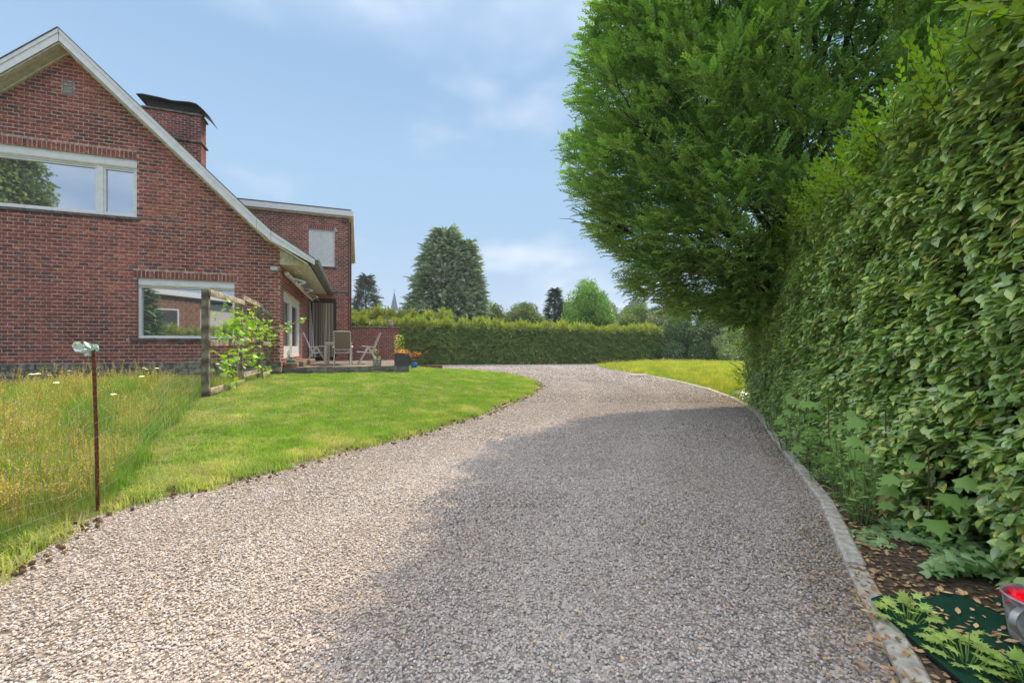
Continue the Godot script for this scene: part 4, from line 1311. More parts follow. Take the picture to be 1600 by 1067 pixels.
func trellis() -> void:
	var wood := paint(Color.WHITE, 0.85, 0.45, 2.2, 51, 0.25)
	var root := thing("trellis_fence", "weathered wooden trellis fence of four posts and three tiers of rails", "fence", at(-4.22, 0, 5.77), 0.0)
	var o := at(-4.22, 0, 5.77)
	var posts := [[-4.22, 5.77, 1.80], [-4.84, 7.45, 1.86], [-5.37, 8.9, 1.88], [-5.71, 9.82, 1.74]]
	for p in posts:
		var s := Shape.new()
		s.box(Transform3D(Basis(Vector3.UP, HOUSE_TURN), Vector3(0, p[2] * 0.5 - 0.05, 0)), Vector3(0.085, p[2] + 0.1, 0.085), 0.008, Color(0.33, 0.29, 0.22) * rnd(0.9, 1.1))
		part("post", s, wood, root, Transform3D(Basis(), at(p[0], 0, p[1]) - o))
	var tiers := [[[1.745, 1.79], [1.88, 1.855], [1.80, 1.735]], [[1.055, 1.07], [1.135, 1.15], [1.07, 1.075]], [[0.385, 0.38], [0.50, 0.50], [0.39, 0.46]]]
	var off := Vector3(cos(HOUSE_TURN), 0, -sin(HOUSE_TURN)) * 0.055
	for tier in tiers:
		for i in 3:
			var a := at(posts[i][0], tier[i][0], posts[i][1]) - o + off
			var b := at(posts[i + 1][0], tier[i][1], posts[i + 1][1]) - o + off
			var ext := (b - a).normalized() * 0.05
			var s := Shape.new()
			s.beam(a - ext * 0.6, b + ext, 0.024, 0.088, 0.004, Color(0.64, 0.53, 0.40) * rnd(0.85, 1.1))
			part("rail", s, wood, root)
	# the vine on it
	var vine := thing("grape_vine", "leafy yellow green vine trained up the wooden trellis fence", "vine", at(-4.5, 0.1, 6.75))
	var vo := at(-4.5, 0.1, 6.75)
	var st := Shape.new()
	var line := func(z: float, y: float, out := 0.0) -> Vector3: return at(-4.22 - (z - 5.77) * 0.368 + 0.07 + out, y, z) - vo
	for pth in [[[6.75, 0.05, 0.1], [6.7, 0.45, 0.08], [6.95, 0.9, 0.04], [7.05, 1.25, 0.03], [7.6, 1.5, 0.03]], [[6.7, 0.45, 0.08], [6.5, 0.62, 0.05], [6.4, 0.8, 0.04]], [[8.6, 0.15, 0.1], [8.55, 0.6, 0.06], [8.5, 1.1, 0.04], [8.9, 1.4, 0.05], [9.6, 1.5, 0.1]], [[8.5, 1.1, 0.04], [8.1, 1.45, 0.04], [7.7, 1.6, 0.05]], [[8.9, 1.4, 0.05], [9.3, 1.45, 0.45], [9.5, 1.62, 0.75]]]:
		var pts := []
		var rad := []
		for i in pth.size():
			pts.append(line.call(pth[i][0], pth[i][1], pth[i][2]))
			rad.append(0.016 - 0.0025 * i)
		st.tube(pts, rad, 6)
	part("stem", st, paint(lin(0.30, 0.24, 0.16), 0.9), vine)
	var leafm := lobed_mesh(VINE, 0.092)
	var sc := Scatter.new()
	for q in [[6.75, 1.28, 0.28, 90, 0.0], [7.3, 1.42, 0.34, 130, 0.0], [7.9, 1.42, 0.36, 140, 0.0], [8.5, 1.38, 0.33, 120, 0.05], [9.1, 1.32, 0.3, 90, 0.1], [9.4, 1.42, 0.2, 45, 0.45], [9.5, 1.6, 0.12, 14, 0.75], [6.45, 0.78, 0.24, 70, 0.0], [6.85, 0.85, 0.2, 45, 0.02], [7.6, 1.0, 0.28, 80, -0.05], [8.2, 0.85, 0.32, 95, -0.05], [6.5, 0.42, 0.2, 36, 0.05], [8.8, 0.5, 0.22, 40, 0.05], [6.2, 1.15, 0.12, 14, 0], [6.45, 1.72, 0.1, 10, 0.0]]:
		for i in int(q[3] * 0.47):
			var d := Vector3(rnd(-1, 1), rnd(-1, 1), rnd(-1, 1))
			var p: Vector3 = line.call(q[0], q[1], q[4]) + d * Vector3(0.6, 1.0, 1.0) * q[2] * pow(rnd(0, 1), 0.4)
			var g := rnd(0.75, 1.25)
			var yel := rnd(0, 1)
			sc.put(Transform3D(aim(Vector3(rnd(-1, 1), rnd(-1.2, 0.2), rnd(-1, 1)), Vector3(rnd(-0.4, 1), 1, rnd(-0.4, 0.8))).scaled(Vector3.ONE * rnd(0.5, 1.05)), p), Color((0.13 + 0.09 * yel) * g, (0.235 + 0.03 * yel) * g, 0.035 * g))
	many("leaves", leafm, leafy(0.5, Color(0.75, 0.9, 0.25)), sc, vine)

func wire_and_pole() -> void:
	var root := thing("wire_fence", "low sagging galvanised wire netting between the tall grass and the drive", "wire fence", at(-2.5, 0, 2.55))
	var o := at(-2.5, 0, 2.55)
	var path := [Vector2(-4.24, 5.72), Vector2(-3.5, 4.35), Vector2(-2.9, 3.25), Vector2(-2.51, 2.55), Vector2(-2.42, 2.1), Vector2(-2.3, 1.6), Vector2(-2.05, 0.8)]
	var along := func(t: float) -> Vector2:
		var i := mini(int(t), path.size() - 2)
		return path[i].lerp(path[i + 1], t - i)
	var wire := paint(lin(0.24, 0.24, 0.22), 0.6)
	for k in 9:
		var s := Shape.new()
		var pts := []
		var rad := []
		for i in 37:
			var t := i / 6.0
			var p: Vector2 = along.call(t)
			var top := 0.66 - 0.10 * sin(PI * clampf(t / 3.0, 0, 1)) - 0.05 * sin(t * 4.0)
			pts.append(at(p.x + 0.015 * sin(t * 5.0 + k), lawn_height(p.x, p.y) + 0.02 + top * k / 8.0, p.y) - o)
			rad.append(0.0009)
		s.tube(pts, rad, 4)
		part("strand", s, wire, root)
	for i in 76:
		var t := i * 6.0 / 75.0
		var p: Vector2 = along.call(t)
		var top := 0.66 - 0.10 * sin(PI * clampf(t / 3.0, 0, 1)) - 0.05 * sin(t * 4.0)
		var y := lawn_height(p.x, p.y) + 0.02
		var s := Shape.new()
		s.tube([at(p.x + 0.015 * sin(t * 5.0), y, p.y) - o, at(p.x + 0.015 * sin(t * 5.0 + 4.0), y + top * 0.5, p.y) - o, at(p.x + 0.015 * sin(t * 5.0 + 8.0), y + top, p.y) - o], [0.0008, 0.0008, 0.0008], 3)
		part("stay_wire", s, wire, root)
	# the bent back end by the first trellis post
	var be := Shape.new()
	for k in 2: be.tube([at(-4.3, 0.66 + 0.16 * k, 5.8) - o, at(-4.75, 0.62 + 0.16 * k, 6.1) - o, at(-5.0, 0.58 + 0.12 * k, 6.4) - o], [0.0016, 0.0016, 0.0016], 4)
	for i in 7:
		var f := i / 6.0
		var a := at(-4.3, 0.66, 5.8).lerp(at(-5.0, 0.58, 6.4), f) - o
		be.tube([a, a + Vector3.UP * (0.16 - 0.04 * f)], [0.0013, 0.0013], 3)
	part("bent_netting", be, wire, root)
	var pole := thing("rusty_pole", "thin rust red steel pole at the grass edge of the drive", "pole", at(-2.49, 0, 2.52))
	var ps := Shape.new()
	ps.tube([Vector3(0, -0.1, 0), Vector3(-0.012, 0.5, 0), Vector3(-0.03, 0.995, 0)], [0.0095, 0.0095, 0.0095], 8)
	part("rod", ps, paint(lin(0.26, 0.075, 0.04), 0.75, 0.5, 9.0, 61, 0.1), pole)
	# the white plastic pinwheel-like bow on its top
	var bow := thing("plastic_pinwheel", "crumpled white and pale green plastic pinwheel on top of the rusty pole", "pinwheel", at(-2.545, 0.99, 2.5))
	var white := paint(Color.WHITE, 0.35)
	for i in 17:
		var s := Shape.new()
		var an := i * 0.77 + rnd(-0.2, 0.2)
		var dir := Vector3(cos(an), sin(an), rnd(-0.3, 0.5)).normalized()
		var sidev := dir.cross(Vector3(rnd(-0.3, 0.3), rnd(-0.3, 0.3), 1)).normalized()
		var lng := (rnd(0.03, 0.05) if i % 3 else 0.062) * 0.8
		var col := Color(0.75, 0.82, 0.8) if i % 2 else Color(0.5, 0.72, 0.62)
		var prev := []
		for k in 6:
			var f := k / 5.0
			var p := dir * lng * sin(f * 2.2) + Vector3(0, 0, 0.03 * sin(f * PI) * (1 if i % 2 else -1)) + sidev * 0.012 * sin(f * 5.0 + i)
			var w := 0.013 * (1.0 - 0.3 * f)
			var e := [p - sidev * w, p + sidev * w]
			if prev.size(): s.quad(prev[0], prev[1], e[1], e[0], col)
			prev = e
		part("vane", s, white, bow)
	var hub := Shape.new()
	hub.lathe([Vector2(0.0, -0.012), Vector2(0.012, -0.006), Vector2(0.012, 0.006), Vector2(0.0, 0.012)], 10, Color(0.6, 0.7, 0.66))
	part("hub", hub, white, bow, Transform3D(Basis(Vector3.RIGHT, 1.5), Vector3(0.02, -0.01, 0.03)))

func house_thing(called: String, label: String, cat: String, u: float, y: float, z: float, spin := 0.0, group := "") -> Node3D:
	return thing(called, label, cat, house_point(u, y, z), HOUSE_TURN + spin, group)

func terrace() -> void:
	var slab := paint(Color.WHITE, 0.9, 0.4, 1.1, 71, 0.15)
	var deck := house_thing("raised_terrace", "low raised terrace of grey brown boards with a concrete block front", "terrace", 0, 0, 0)
	for k in 42:
		var s := Shape.new()
		var z := -0.22 - k * 0.137
		block(s, 0.03, 3.04, 0.462, 0.494, z - 0.13, z, 0.006, Color(0.30, 0.24, 0.20) * rnd(0.8, 1.15))
		part("board", s, slab, deck)
	var x := 0.03
	for k in 6:
		var s := Shape.new()
		block(s, x, x + 0.494, 0.30, 0.461, -0.34, -0.20, 0.012, Color(0.26, 0.25, 0.21) * rnd(0.8, 1.1))
		part("front_block", s, slab, deck)
		var e := Shape.new()
		block(e, x, x + 0.497, 0.2, 0.297, -0.34, -0.175, 0.012, Color(0.22, 0.21, 0.19) * rnd(0.85, 1.1))
		part("footing_block", e, slab, deck)
		x += 0.502
	for k in 8:
		var s := Shape.new()
		var z := -0.36 - k * 0.69
		block(s, 2.93, 3.03, 0.2, 0.461, z - 0.68, z, 0.012, Color(0.26, 0.25, 0.22) * rnd(0.85, 1.1))
		part("side_block", s, slab, deck)
	var core := Shape.new()
	block(core, 0.04, 2.92, 0.1, 0.455, -5.9, -0.35)
	part("core", core, slab, deck)
	for q in [[0.03, 0.32, -0.35, -0.75, 0.6], [0.03, 0.42, -0.76, -2.3, 0.62], [0.03, 0.42, -2.31, -3.9, 0.62]]:
		var s := Shape.new()
		block(s, q[0], q[1], 0.496, q[4], q[3], q[2], 0.015, Color(0.33, 0.22, 0.15) * rnd(0.85, 1.15))
		part("door_step", s, slab, deck)
	# garden table
	var alu := paint(lin(0.50, 0.46, 0.40), 0.45)
	var tb := house_thing("garden_table", "pale garden table on the terrace behind the middle chair", "table", 1.22, 0.495, -2.1)
	var tt := Shape.new()
	block(tt, -0.36, 0.36, 0.60, 0.635, -0.62, 0.62, 0.008)
	block(tt, -0.34, 0.34, 0.555, 0.599, -0.60, 0.60, 0.004)
	part("table_top", tt, alu, tb)
	for q in [[-1, -1], [1, -1], [-1, 1], [1, 1]]:
		var s := Shape.new()
		block(s, q[0] * 0.325 - 0.032, q[0] * 0.325 + 0.032, 0.0, 0.554, q[1] * 0.585 - 0.032, q[1] * 0.585 + 0.032, 0.006)
		part("leg", s, alu, tb)
	# three folding chairs, each facing its own +x
	var frame := paint(lin(0.58, 0.55, 0.52), 0.4)
	var cloth := paint(lin(0.30, 0.245, 0.19), 0.85, 0.25, 20.0, 81)
	var spots := [[0.62, -2.15, 0.12, "folding garden chair seen side on left of the table, by the curtained doorway"], [1.35, -1.35, PI / 2 - 0.03, "garden chair with tan fabric back turned towards the lawn, in front of the table"], [2.02, -2.05, PI + 0.06, "folding garden chair seen side on right of the table, by the low brick wall"]]
	for q in spots:
		var c := house_thing("garden_chair", q[3], "chair", q[0], 0.495, q[1], q[2], "folding chairs round the garden table")
		for z in [-0.23, 0.23]:
			var l1 := Shape.new()
			l1.beam(Vector3(0.27, 0, z), Vector3(-0.01, 0.5, z), 0.022, 0.034, 0.006)
			part("leg", l1, frame, c)
			var l2 := Shape.new()
			l2.beam(Vector3(-0.30, 0, z * 0.93), Vector3(-0.03, 0.48, z * 0.93), 0.022, 0.034, 0.006)
			part("leg", l2, frame, c)
			var ar := Shape.new()
			ar.beam(Vector3(0.16, 0.525, z * 1.04), Vector3(-0.22, 0.49, z * 1.04), 0.045, 0.024, 0.008)
			part("armrest", ar, frame, c)
			var br := Shape.new()
			br.tube([Vector3(-0.12, 0.33, z * 0.9), Vector3(-0.19, 0.5, z * 0.9), Vector3(-0.36, 0.92, z * 0.9)], [0.014, 0.014, 0.013], 8)
			part("back_rail", br, frame, c)
		var seat := Shape.new()
		seat.beam(Vector3(0.28, 0.365, 0), Vector3(-0.12, 0.325, 0), 0.40, 0.014, 0.004)
		part("seat", seat, cloth, c)
		var sf := Shape.new()
		for z in [-0.21, 0.21]: sf.tube([Vector3(0.30, 0.36, z), Vector3(-0.13, 0.32, z)], [0.013, 0.013], 7)
		sf.tube([Vector3(0.30, 0.36, -0.21), Vector3(0.30, 0.36, 0.21)], [0.013, 0.013], 7)
		part("seat_frame", sf, frame, c)
		var bk := Shape.new()
		var rows := []
		for i in 7:
			var f := i / 6.0
			var p := Vector3(lerpf(-0.165, -0.35, f), lerpf(0.44, 0.89, f), 0) + Vector3(-0.02 * sin(f * PI), 0, 0)
			rows.append([p + Vector3(0, 0, -0.195), p + Vector3(0, 0, 0.195)])
		for i in 6:
			bk.quad(rows[i][0], rows[i + 1][0], rows[i + 1][1], rows[i][1])
			var d := Vector3(0.006, 0.002, 0)
			bk.quad(rows[i][1] + d, rows[i + 1][1] + d, rows[i + 1][0] + d, rows[i][0] + d)
		part("backrest", bk, cloth, c)
		for f in [[-0.362, 0.925], [-0.168, 0.43]]:
			var bar := Shape.new()
			bar.tube([Vector3(f[0], f[1], -0.207), Vector3(f[0], f[1], 0.207)], [0.013, 0.013], 7)
			part("cross_bar", bar, frame, c)
		var cb := Shape.new()
		cb.tube([Vector3(0.21, 0.11, -0.23), Vector3(0.21, 0.11, 0.23)], [0.011, 0.011], 7)
		part("cross_bar", cb, frame, c)
	# strip curtain in the doorway, and the white curtain drawn to its left
	var cu := house_thing("strip_curtain", "beige and brown hanging strip curtain in the dark doorway", "curtain", 0.0, 0.5, -6.0)
	var strip_cols := [Color(0.42, 0.36, 0.26), Color(0.16, 0.13, 0.10), Color(0.34, 0.31, 0.23), Color(0.5, 0.45, 0.35), Color(0.2, 0.18, 0.14)]
	var sm := paint(Color.WHITE, 0.7)
	for k in 19:
		var s := Shape.new()
		var u := 0.13 + k * 0.0385
		var c: Color = strip_cols[(k * 7 + k / 3) % 5]
		var prev := []
		for i in 9:
			var f := i / 8.0
			var y := lerpf(2.16, 0.10 + rnd(0, 0.03), f)
			var sway := 0.008 * sin(f * 5.0 + k * 1.7) * f
			var e := [Vector3(u + sway, y, 0.012 * sin(k * 2.3)), Vector3(u + sway + 0.032, y, 0.012 * sin(k * 2.3 + 1.5))]
			if prev.size(): s.quad(prev[1], prev[0], e[0], e[1], c)
			prev = e
		part("strip", s, sm, cu)
	var rod := Shape.new()
	rod.tube([Vector3(0.08, 2.17, 0), Vector3(0.87, 2.17, 0)], [0.012, 0.012], 8)
	part("rod", rod, paint(lin(0.08, 0.05, 0.04), 0.5), cu)
	var wc := house_thing("white_curtain", "white cloth curtain gathered at the left edge of the doorway", "curtain", 0.0, 0.5, -5.95)
	var ws := Shape.new()
	var last := []
	for i in 13:
		var f := i / 12.0
		var row := []
		for k in 13:
			var g := k / 12.0
			row.append(Vector3(0.03 + (0.05 + 0.17 * pow(f, 1.3)) * g, lerpf(2.2, 0.12, f), 0.02 + 0.02 * sin(g * 16.0 + f)))
		if last.size():
			for k in 12: ws.quad(last[k + 1], last[k], row[k], row[k + 1], Color(0.62, 0.62, 0.66))
		last = row
	part("cloth", ws, paint(Color.WHITE, 0.8), wc)
	# the low garden wall
	var lw := house_thing("low_brick_wall", "low red brick garden wall running from the rear wing behind the chairs", "wall", 1.50, 0, -6.13)
	var lm := Shape.new()
	block(lm, 0.0, 1.80, 0.1, 1.74, -0.18, -0.014)
	block(lm, 0.014, 1.786, 0.1, 1.735, -0.014, -0.0139)
	part("core", lm, mortar_mat, lw)
	lay(courses(0.0, 1.81, 0.18, 1.745, [], free_run), lw, Transform3D(), 230)
	lay(courses(0.0, 0.19, 0.18, 1.745, [], free_run), lw, Transform3D(Basis(Vector3(0, 0, -1), Vector3.UP, Vector3(1, 0, 0)), Vector3(1.81, 0, 0)), 0)
	for k in 8:
		var s := Shape.new()
		block(s, -0.02 + k * 0.231, 0.205 + k * 0.231, 1.752, 1.80, -0.22, 0.035, 0.01, Color(0.30, 0.25, 0.2) * rnd(0.8, 1.1))
		part("coping_stone", s, slab, lw)
	# figures and pots
	var ow := house_thing("stone_owl", "small pinkish stone owl sitting on the low brick wall", "ornament", 2.97, 1.80, -6.2)
	var ob := Shape.new()
	ob.lathe([Vector2(0.0, 0.0), Vector2(0.075, 0.0), Vector2(0.105, 0.05), Vector2(0.112, 0.11), Vector2(0.09, 0.17), Vector2(0.082, 0.19), Vector2(0.088, 0.22), Vector2(0.06, 0.262), Vector2(0.0, 0.272)], 18, Color(0.46, 0.34, 0.30))
	part("body", ob, slab, ow)
	for sgn in [-1, 1]:
		var es := Shape.new()
		es.lathe([Vector2(0.0, 0.012), Vector2(0.02, 0.008), Vector2(0.026, 0.0)], 10, Color(0.6, 0.5, 0.44))
		part("eye", es, slab, ow, Transform3D(Basis(Vector3.RIGHT, PI / 2), Vector3(sgn * 0.032, 0.215, 0.075)))
		var wg := Shape.new()
		leaf_shape(wg, Transform3D(aim(Vector3(0, -1, 0.05), Vector3(sgn, 0, 0.2)), Vector3(sgn * 0.108, 0.17, 0.01)), 0.15, 0.10, Color(0.36, 0.24, 0.2), 4, -0.1, 0.0)
		part("wing", wg, slab, ow)
		var ea := Shape.new()
		ea.lathe([Vector2(0.022, 0.0), Vector2(0.0, 0.04)], 6, Color(0.42, 0.3, 0.26))
		part("ear_tuft", ea, slab, ow, Transform3D(Basis(), Vector3(sgn * 0.045, 0.25, 0.0)))
	var bkk := Shape.new()
	bkk.lathe([Vector2(0.014, 0.0), Vector2(0.0, 0.03)], 6, Color(0.3, 0.2, 0.12))
	part("beak", bkk, slab, ow, Transform3D(Basis(Vector3.RIGHT, 2.2), Vector3(0, 0.2, 0.085)))
	var leafg := leafy(0.5, Color(0.75, 0.85, 0.25))
	var gp := house_thing("grey_planter", "square dark grey planter box with yellow and orange flowers, corner of the terrace", "planter", 2.86, 0.495, -0.40)
	var gb := Shape.new()
	for q in [[-0.18, 0.18, 0.15, 0.18], [-0.18, 0.18, -0.18, -0.15]]: block(gb, q[0], q[1], 0.0, 0.34, q[2], q[3], 0.006)
	for q in [[-0.18, -0.15], [0.15, 0.18]]: block(gb, q[0], q[1], 0.0, 0.339, -0.149, 0.149, 0.004)
	part("box", gb, paint(lin(0.075, 0.08, 0.095), 0.6, 0.2, 3.0, 91), gp)
	var sl := Shape.new()
	block(sl, -0.149, 0.149, 0.02, 0.31, -0.149, 0.149)
	part("soil", sl, paint(lin(0.04, 0.03, 0.02), 0.95), gp)
	plant_in(gp, Vector3(-0.07, 0.30, 0.0), 0.52, 0.17, 130, Color(0.26, 0.30, 0.04), leafg, "foliage")
	flowers_in(gp, Vector3(0.0, 0.33, 0.05), 0.10, 0.20, 60, [Color(0.75, 0.24, 0.06), Color(0.78, 0.42, 0.08), Color(0.7, 0.3, 0.2)], leafg)
	var cp := house_thing("cube_pot", "small pale grey green cube pot with a little plant, front edge of the terrace", "planter", 2.22, 0.495, -0.36)
	var cb2 := Shape.new()
	block(cb2, -0.105, 0.105, 0.0, 0.20, -0.105, 0.105, 0.012)
	part("pot", cb2, paint(lin(0.40, 0.43, 0.38), 0.7, 0.45, 5.0, 92), cp)
	plant_in(cp, Vector3(0, 0.19, 0), 0.24, 0.07, 26, Color(0.24, 0.25, 0.05), leafg, "plant")
	var hp := house_thing("turquoise_hose", "coiled turquoise garden hose on the step below the glazed door", "hose", 0.16, 0.60, -0.55)
	var hs := Shape.new()
	var hpts := []
	var hrad := []
	for i in 60:
		hpts.append(Vector3(cos(i * 0.4) * (0.08 + 0.0006 * i), 0.012 + 0.0012 * i, sin(i * 0.4) * (0.08 + 0.0006 * i)))
		hrad.append(0.01)
	hs.tube(hpts, hrad, 6)
	part("coil", hs, paint(lin(0.08, 0.40, 0.32), 0.5), hp)
	var bp := thing("blue_pot", "round bright blue pot with a red leaved plant beyond the terrace corner", "planter", at(-3.18, 0.30, 13.6))
	var bs := Shape.new()
	bs.lathe([Vector2(0.0, 0.0), Vector2(0.07, 0.0), Vector2(0.10, 0.09), Vector2(0.098, 0.16), Vector2(0.07, 0.20), Vector2(0.062, 0.19), Vector2(0.0, 0.17)], 18)
	part("pot", bs, paint(lin(0.02, 0.16, 0.55), 0.25), bp)
	flowers_in(bp, Vector3(0, 0.42, 0), 0.12, 0.26, 70, [Color(0.55, 0.09, 0.05), Color(0.62, 0.16, 0.09), Color(0.3, 0.07, 0.04)], leafg)
	var rowm := thing("brick_edging", "low row of red bricks edging the far end of the lawn", "edging", at(-3.8, 0.05, 18.0))
	for k in 9:
		var s := Shape.new()
		s.box(Transform3D(Basis(), Vector3(-0.72 + k * 0.18, 0.09, 0)), Vector3(0.17, 0.14, 0.1), 0.01, Color(0.30, 0.13, 0.09) * rnd(0.8, 1.15))
		part("brick", s, slab, rowm)

func plant_in(root: Node3D, c: Vector3, tall: float, wide: float, n: int, col: Color, m: Material, called: String) -> void:
	var s := Shape.new()
	for i in 9:
		var an := i * 2.4
		s.tube([c, c + Vector3(cos(an) * wide * 0.5, tall * rnd(0.6, 1.0), sin(an) * wide * 0.5)], [0.004, 0.002], 3, Color(0.12, 0.16, 0.04))
	for i in n:
		var f := pow(rnd(0, 1), 0.8)
		var an := rnd(0, TAU)
		var p := c + Vector3(cos(an) * wide * rnd(0.2, 1.0) * (1.1 - f * 0.5), tall * f, sin(an) * wide * rnd(0.2, 1.0) * (1.1 - f * 0.5))
		var g := rnd(0.75, 1.3)
		leaf_shape(s, Transform3D(aim(Vector3(cos(an), rnd(-0.2, 0.9), sin(an)), Vector3(rnd(-0.4, 0.4), 1, rnd(-0.4, 0.4))), p), rnd(0.045, 0.075), rnd(0.025, 0.04), Color(col.r * g, col.g * g, col.b * g), 3)
	part(called, s, m, root)

func flowers_in(root: Node3D, c: Vector3, tall: float, wide: float, n: int, cols: Array, m: Material) -> void:
	var s := Shape.new()
	for i in n:
		var an := rnd(0, TAU)
		var r := wide * sqrt(rnd(0, 1))
		var p := c + Vector3(cos(an) * r, rnd(-0.3, 1.0) * tall, sin(an) * r)
		if i % 6 == 0: s.tube([c - Vector3.UP * 0.2, p], [0.004, 0.002], 3, Color(0.2, 0.1, 0.05))
		var col: Color = cols[i % cols.size()]
		for k in 4: leaf_shape(s, Transform3D(aim(Vector3(cos(k * 1.57 + an), rnd(0, 0.6), sin(k * 1.57 + an)), Vector3.UP), p), 0.04, 0.022, col * rnd(0.8, 1.2), 2)
	part("flowers", s, m, root)

func kerbs() -> void:
	var conc := paint(Color.WHITE, 0.9, 0.22, 6.0, 101, 0.1)
	# the concrete kerb on the right
	var t := 1.0
	var prev := Vector2.ZERO
	var pts := []
	var walk := PackedVector2Array()
	for i in kerb_edge.size() - 1:
		for k in 20: walk.append(kerb_edge[i].lerp(kerb_edge[i + 1], k / 20.0))
	var lengths := 0.0
	var start := walk[22]
	var n := 0
	var kerb := thing("concrete_kerb", "weathered grey concrete kerb of long stones between gravel and tall hedge", "kerb", at(1.5, 0, 2.0))
	var ko := at(1.5, 0, 2.0)
	for i in range(23, walk.size()):
		var p := walk[i]
		if p.y > 15.5: break
		if start.distance_to(p) > (0.92 if p.y < 7 else 0.9):
			var a := at(start.x, 0.0, start.y) - ko
			var b := at(p.x, 0.0, p.y) - ko
			var d := (b - a).normalized()
			var off := d.cross(Vector3.UP).normalized() * 0.05
			var y := -0.010 + rnd(-0.005, 0.008) if p.y < 7 else -0.012
			var s := Shape.new()
			s.beam(a + off + d * 0.008 + Vector3.UP * (y - 0.03), b + off - d * 0.008 + Vector3.UP * (y - 0.03 + rnd(-0.006, 0.006)), 0.078, 0.14, 0.012, Color(0.66, 0.60, 0.53) * rnd(0.85, 1.08))
			part("kerb_stone", s, conc, kerb)
			start = p
	# low edging along the lawn, half buried
	walk = PackedVector2Array()
	for i in lawn_edge.size() - 1:
		for k in 20: walk.append(lawn_edge[i].lerp(lawn_edge[i + 1], k / 20.0))
	start = walk[105]
	var ed := thing("lawn_edging", "half buried tan concrete edging stones along the lawn side of the drive", "edging", at(-1.5, 0, 4.0))
	var eo := at(-1.5, 0, 4.0)
	for i in range(106, walk.size()):
		var p := walk[i]
		if p.y > 13.0: break
		if start.distance_to(p) > 0.6:
			var a := at(start.x, 0.0, start.y) - eo
			var b := at(p.x, 0.0, p.y) - eo
			var d := (b - a).normalized()
			var y := rnd(-0.03, 0.004)
			if rnd(0, 1) < 0.75:
				var s := Shape.new()
				s.beam(a + d * 0.012 + Vector3.UP * (y - 0.04), b - d * 0.012 + Vector3.UP * (y - 0.045 + rnd(-0.008, 0.008)), 0.05, 0.13, 0.01, Color(0.33, 0.26, 0.19) * rnd(0.8, 1.1))
				part("edging_stone", s, conc, ed)
			start = p
	var slab := thing("stone_slab", "pale flat stone slab lying at the far right edge of the gravel", "slab", at(4.42, 0.0, 14.6))
	var sl := Shape.new()
	sl.box(Transform3D(Basis(Vector3.UP, 0.1), Vector3(0, 0.015, 0)), Vector3(0.62, 0.05, 0.5), 0.01, Color(0.52, 0.47, 0.42))
	part("slab", sl, conc, slab)

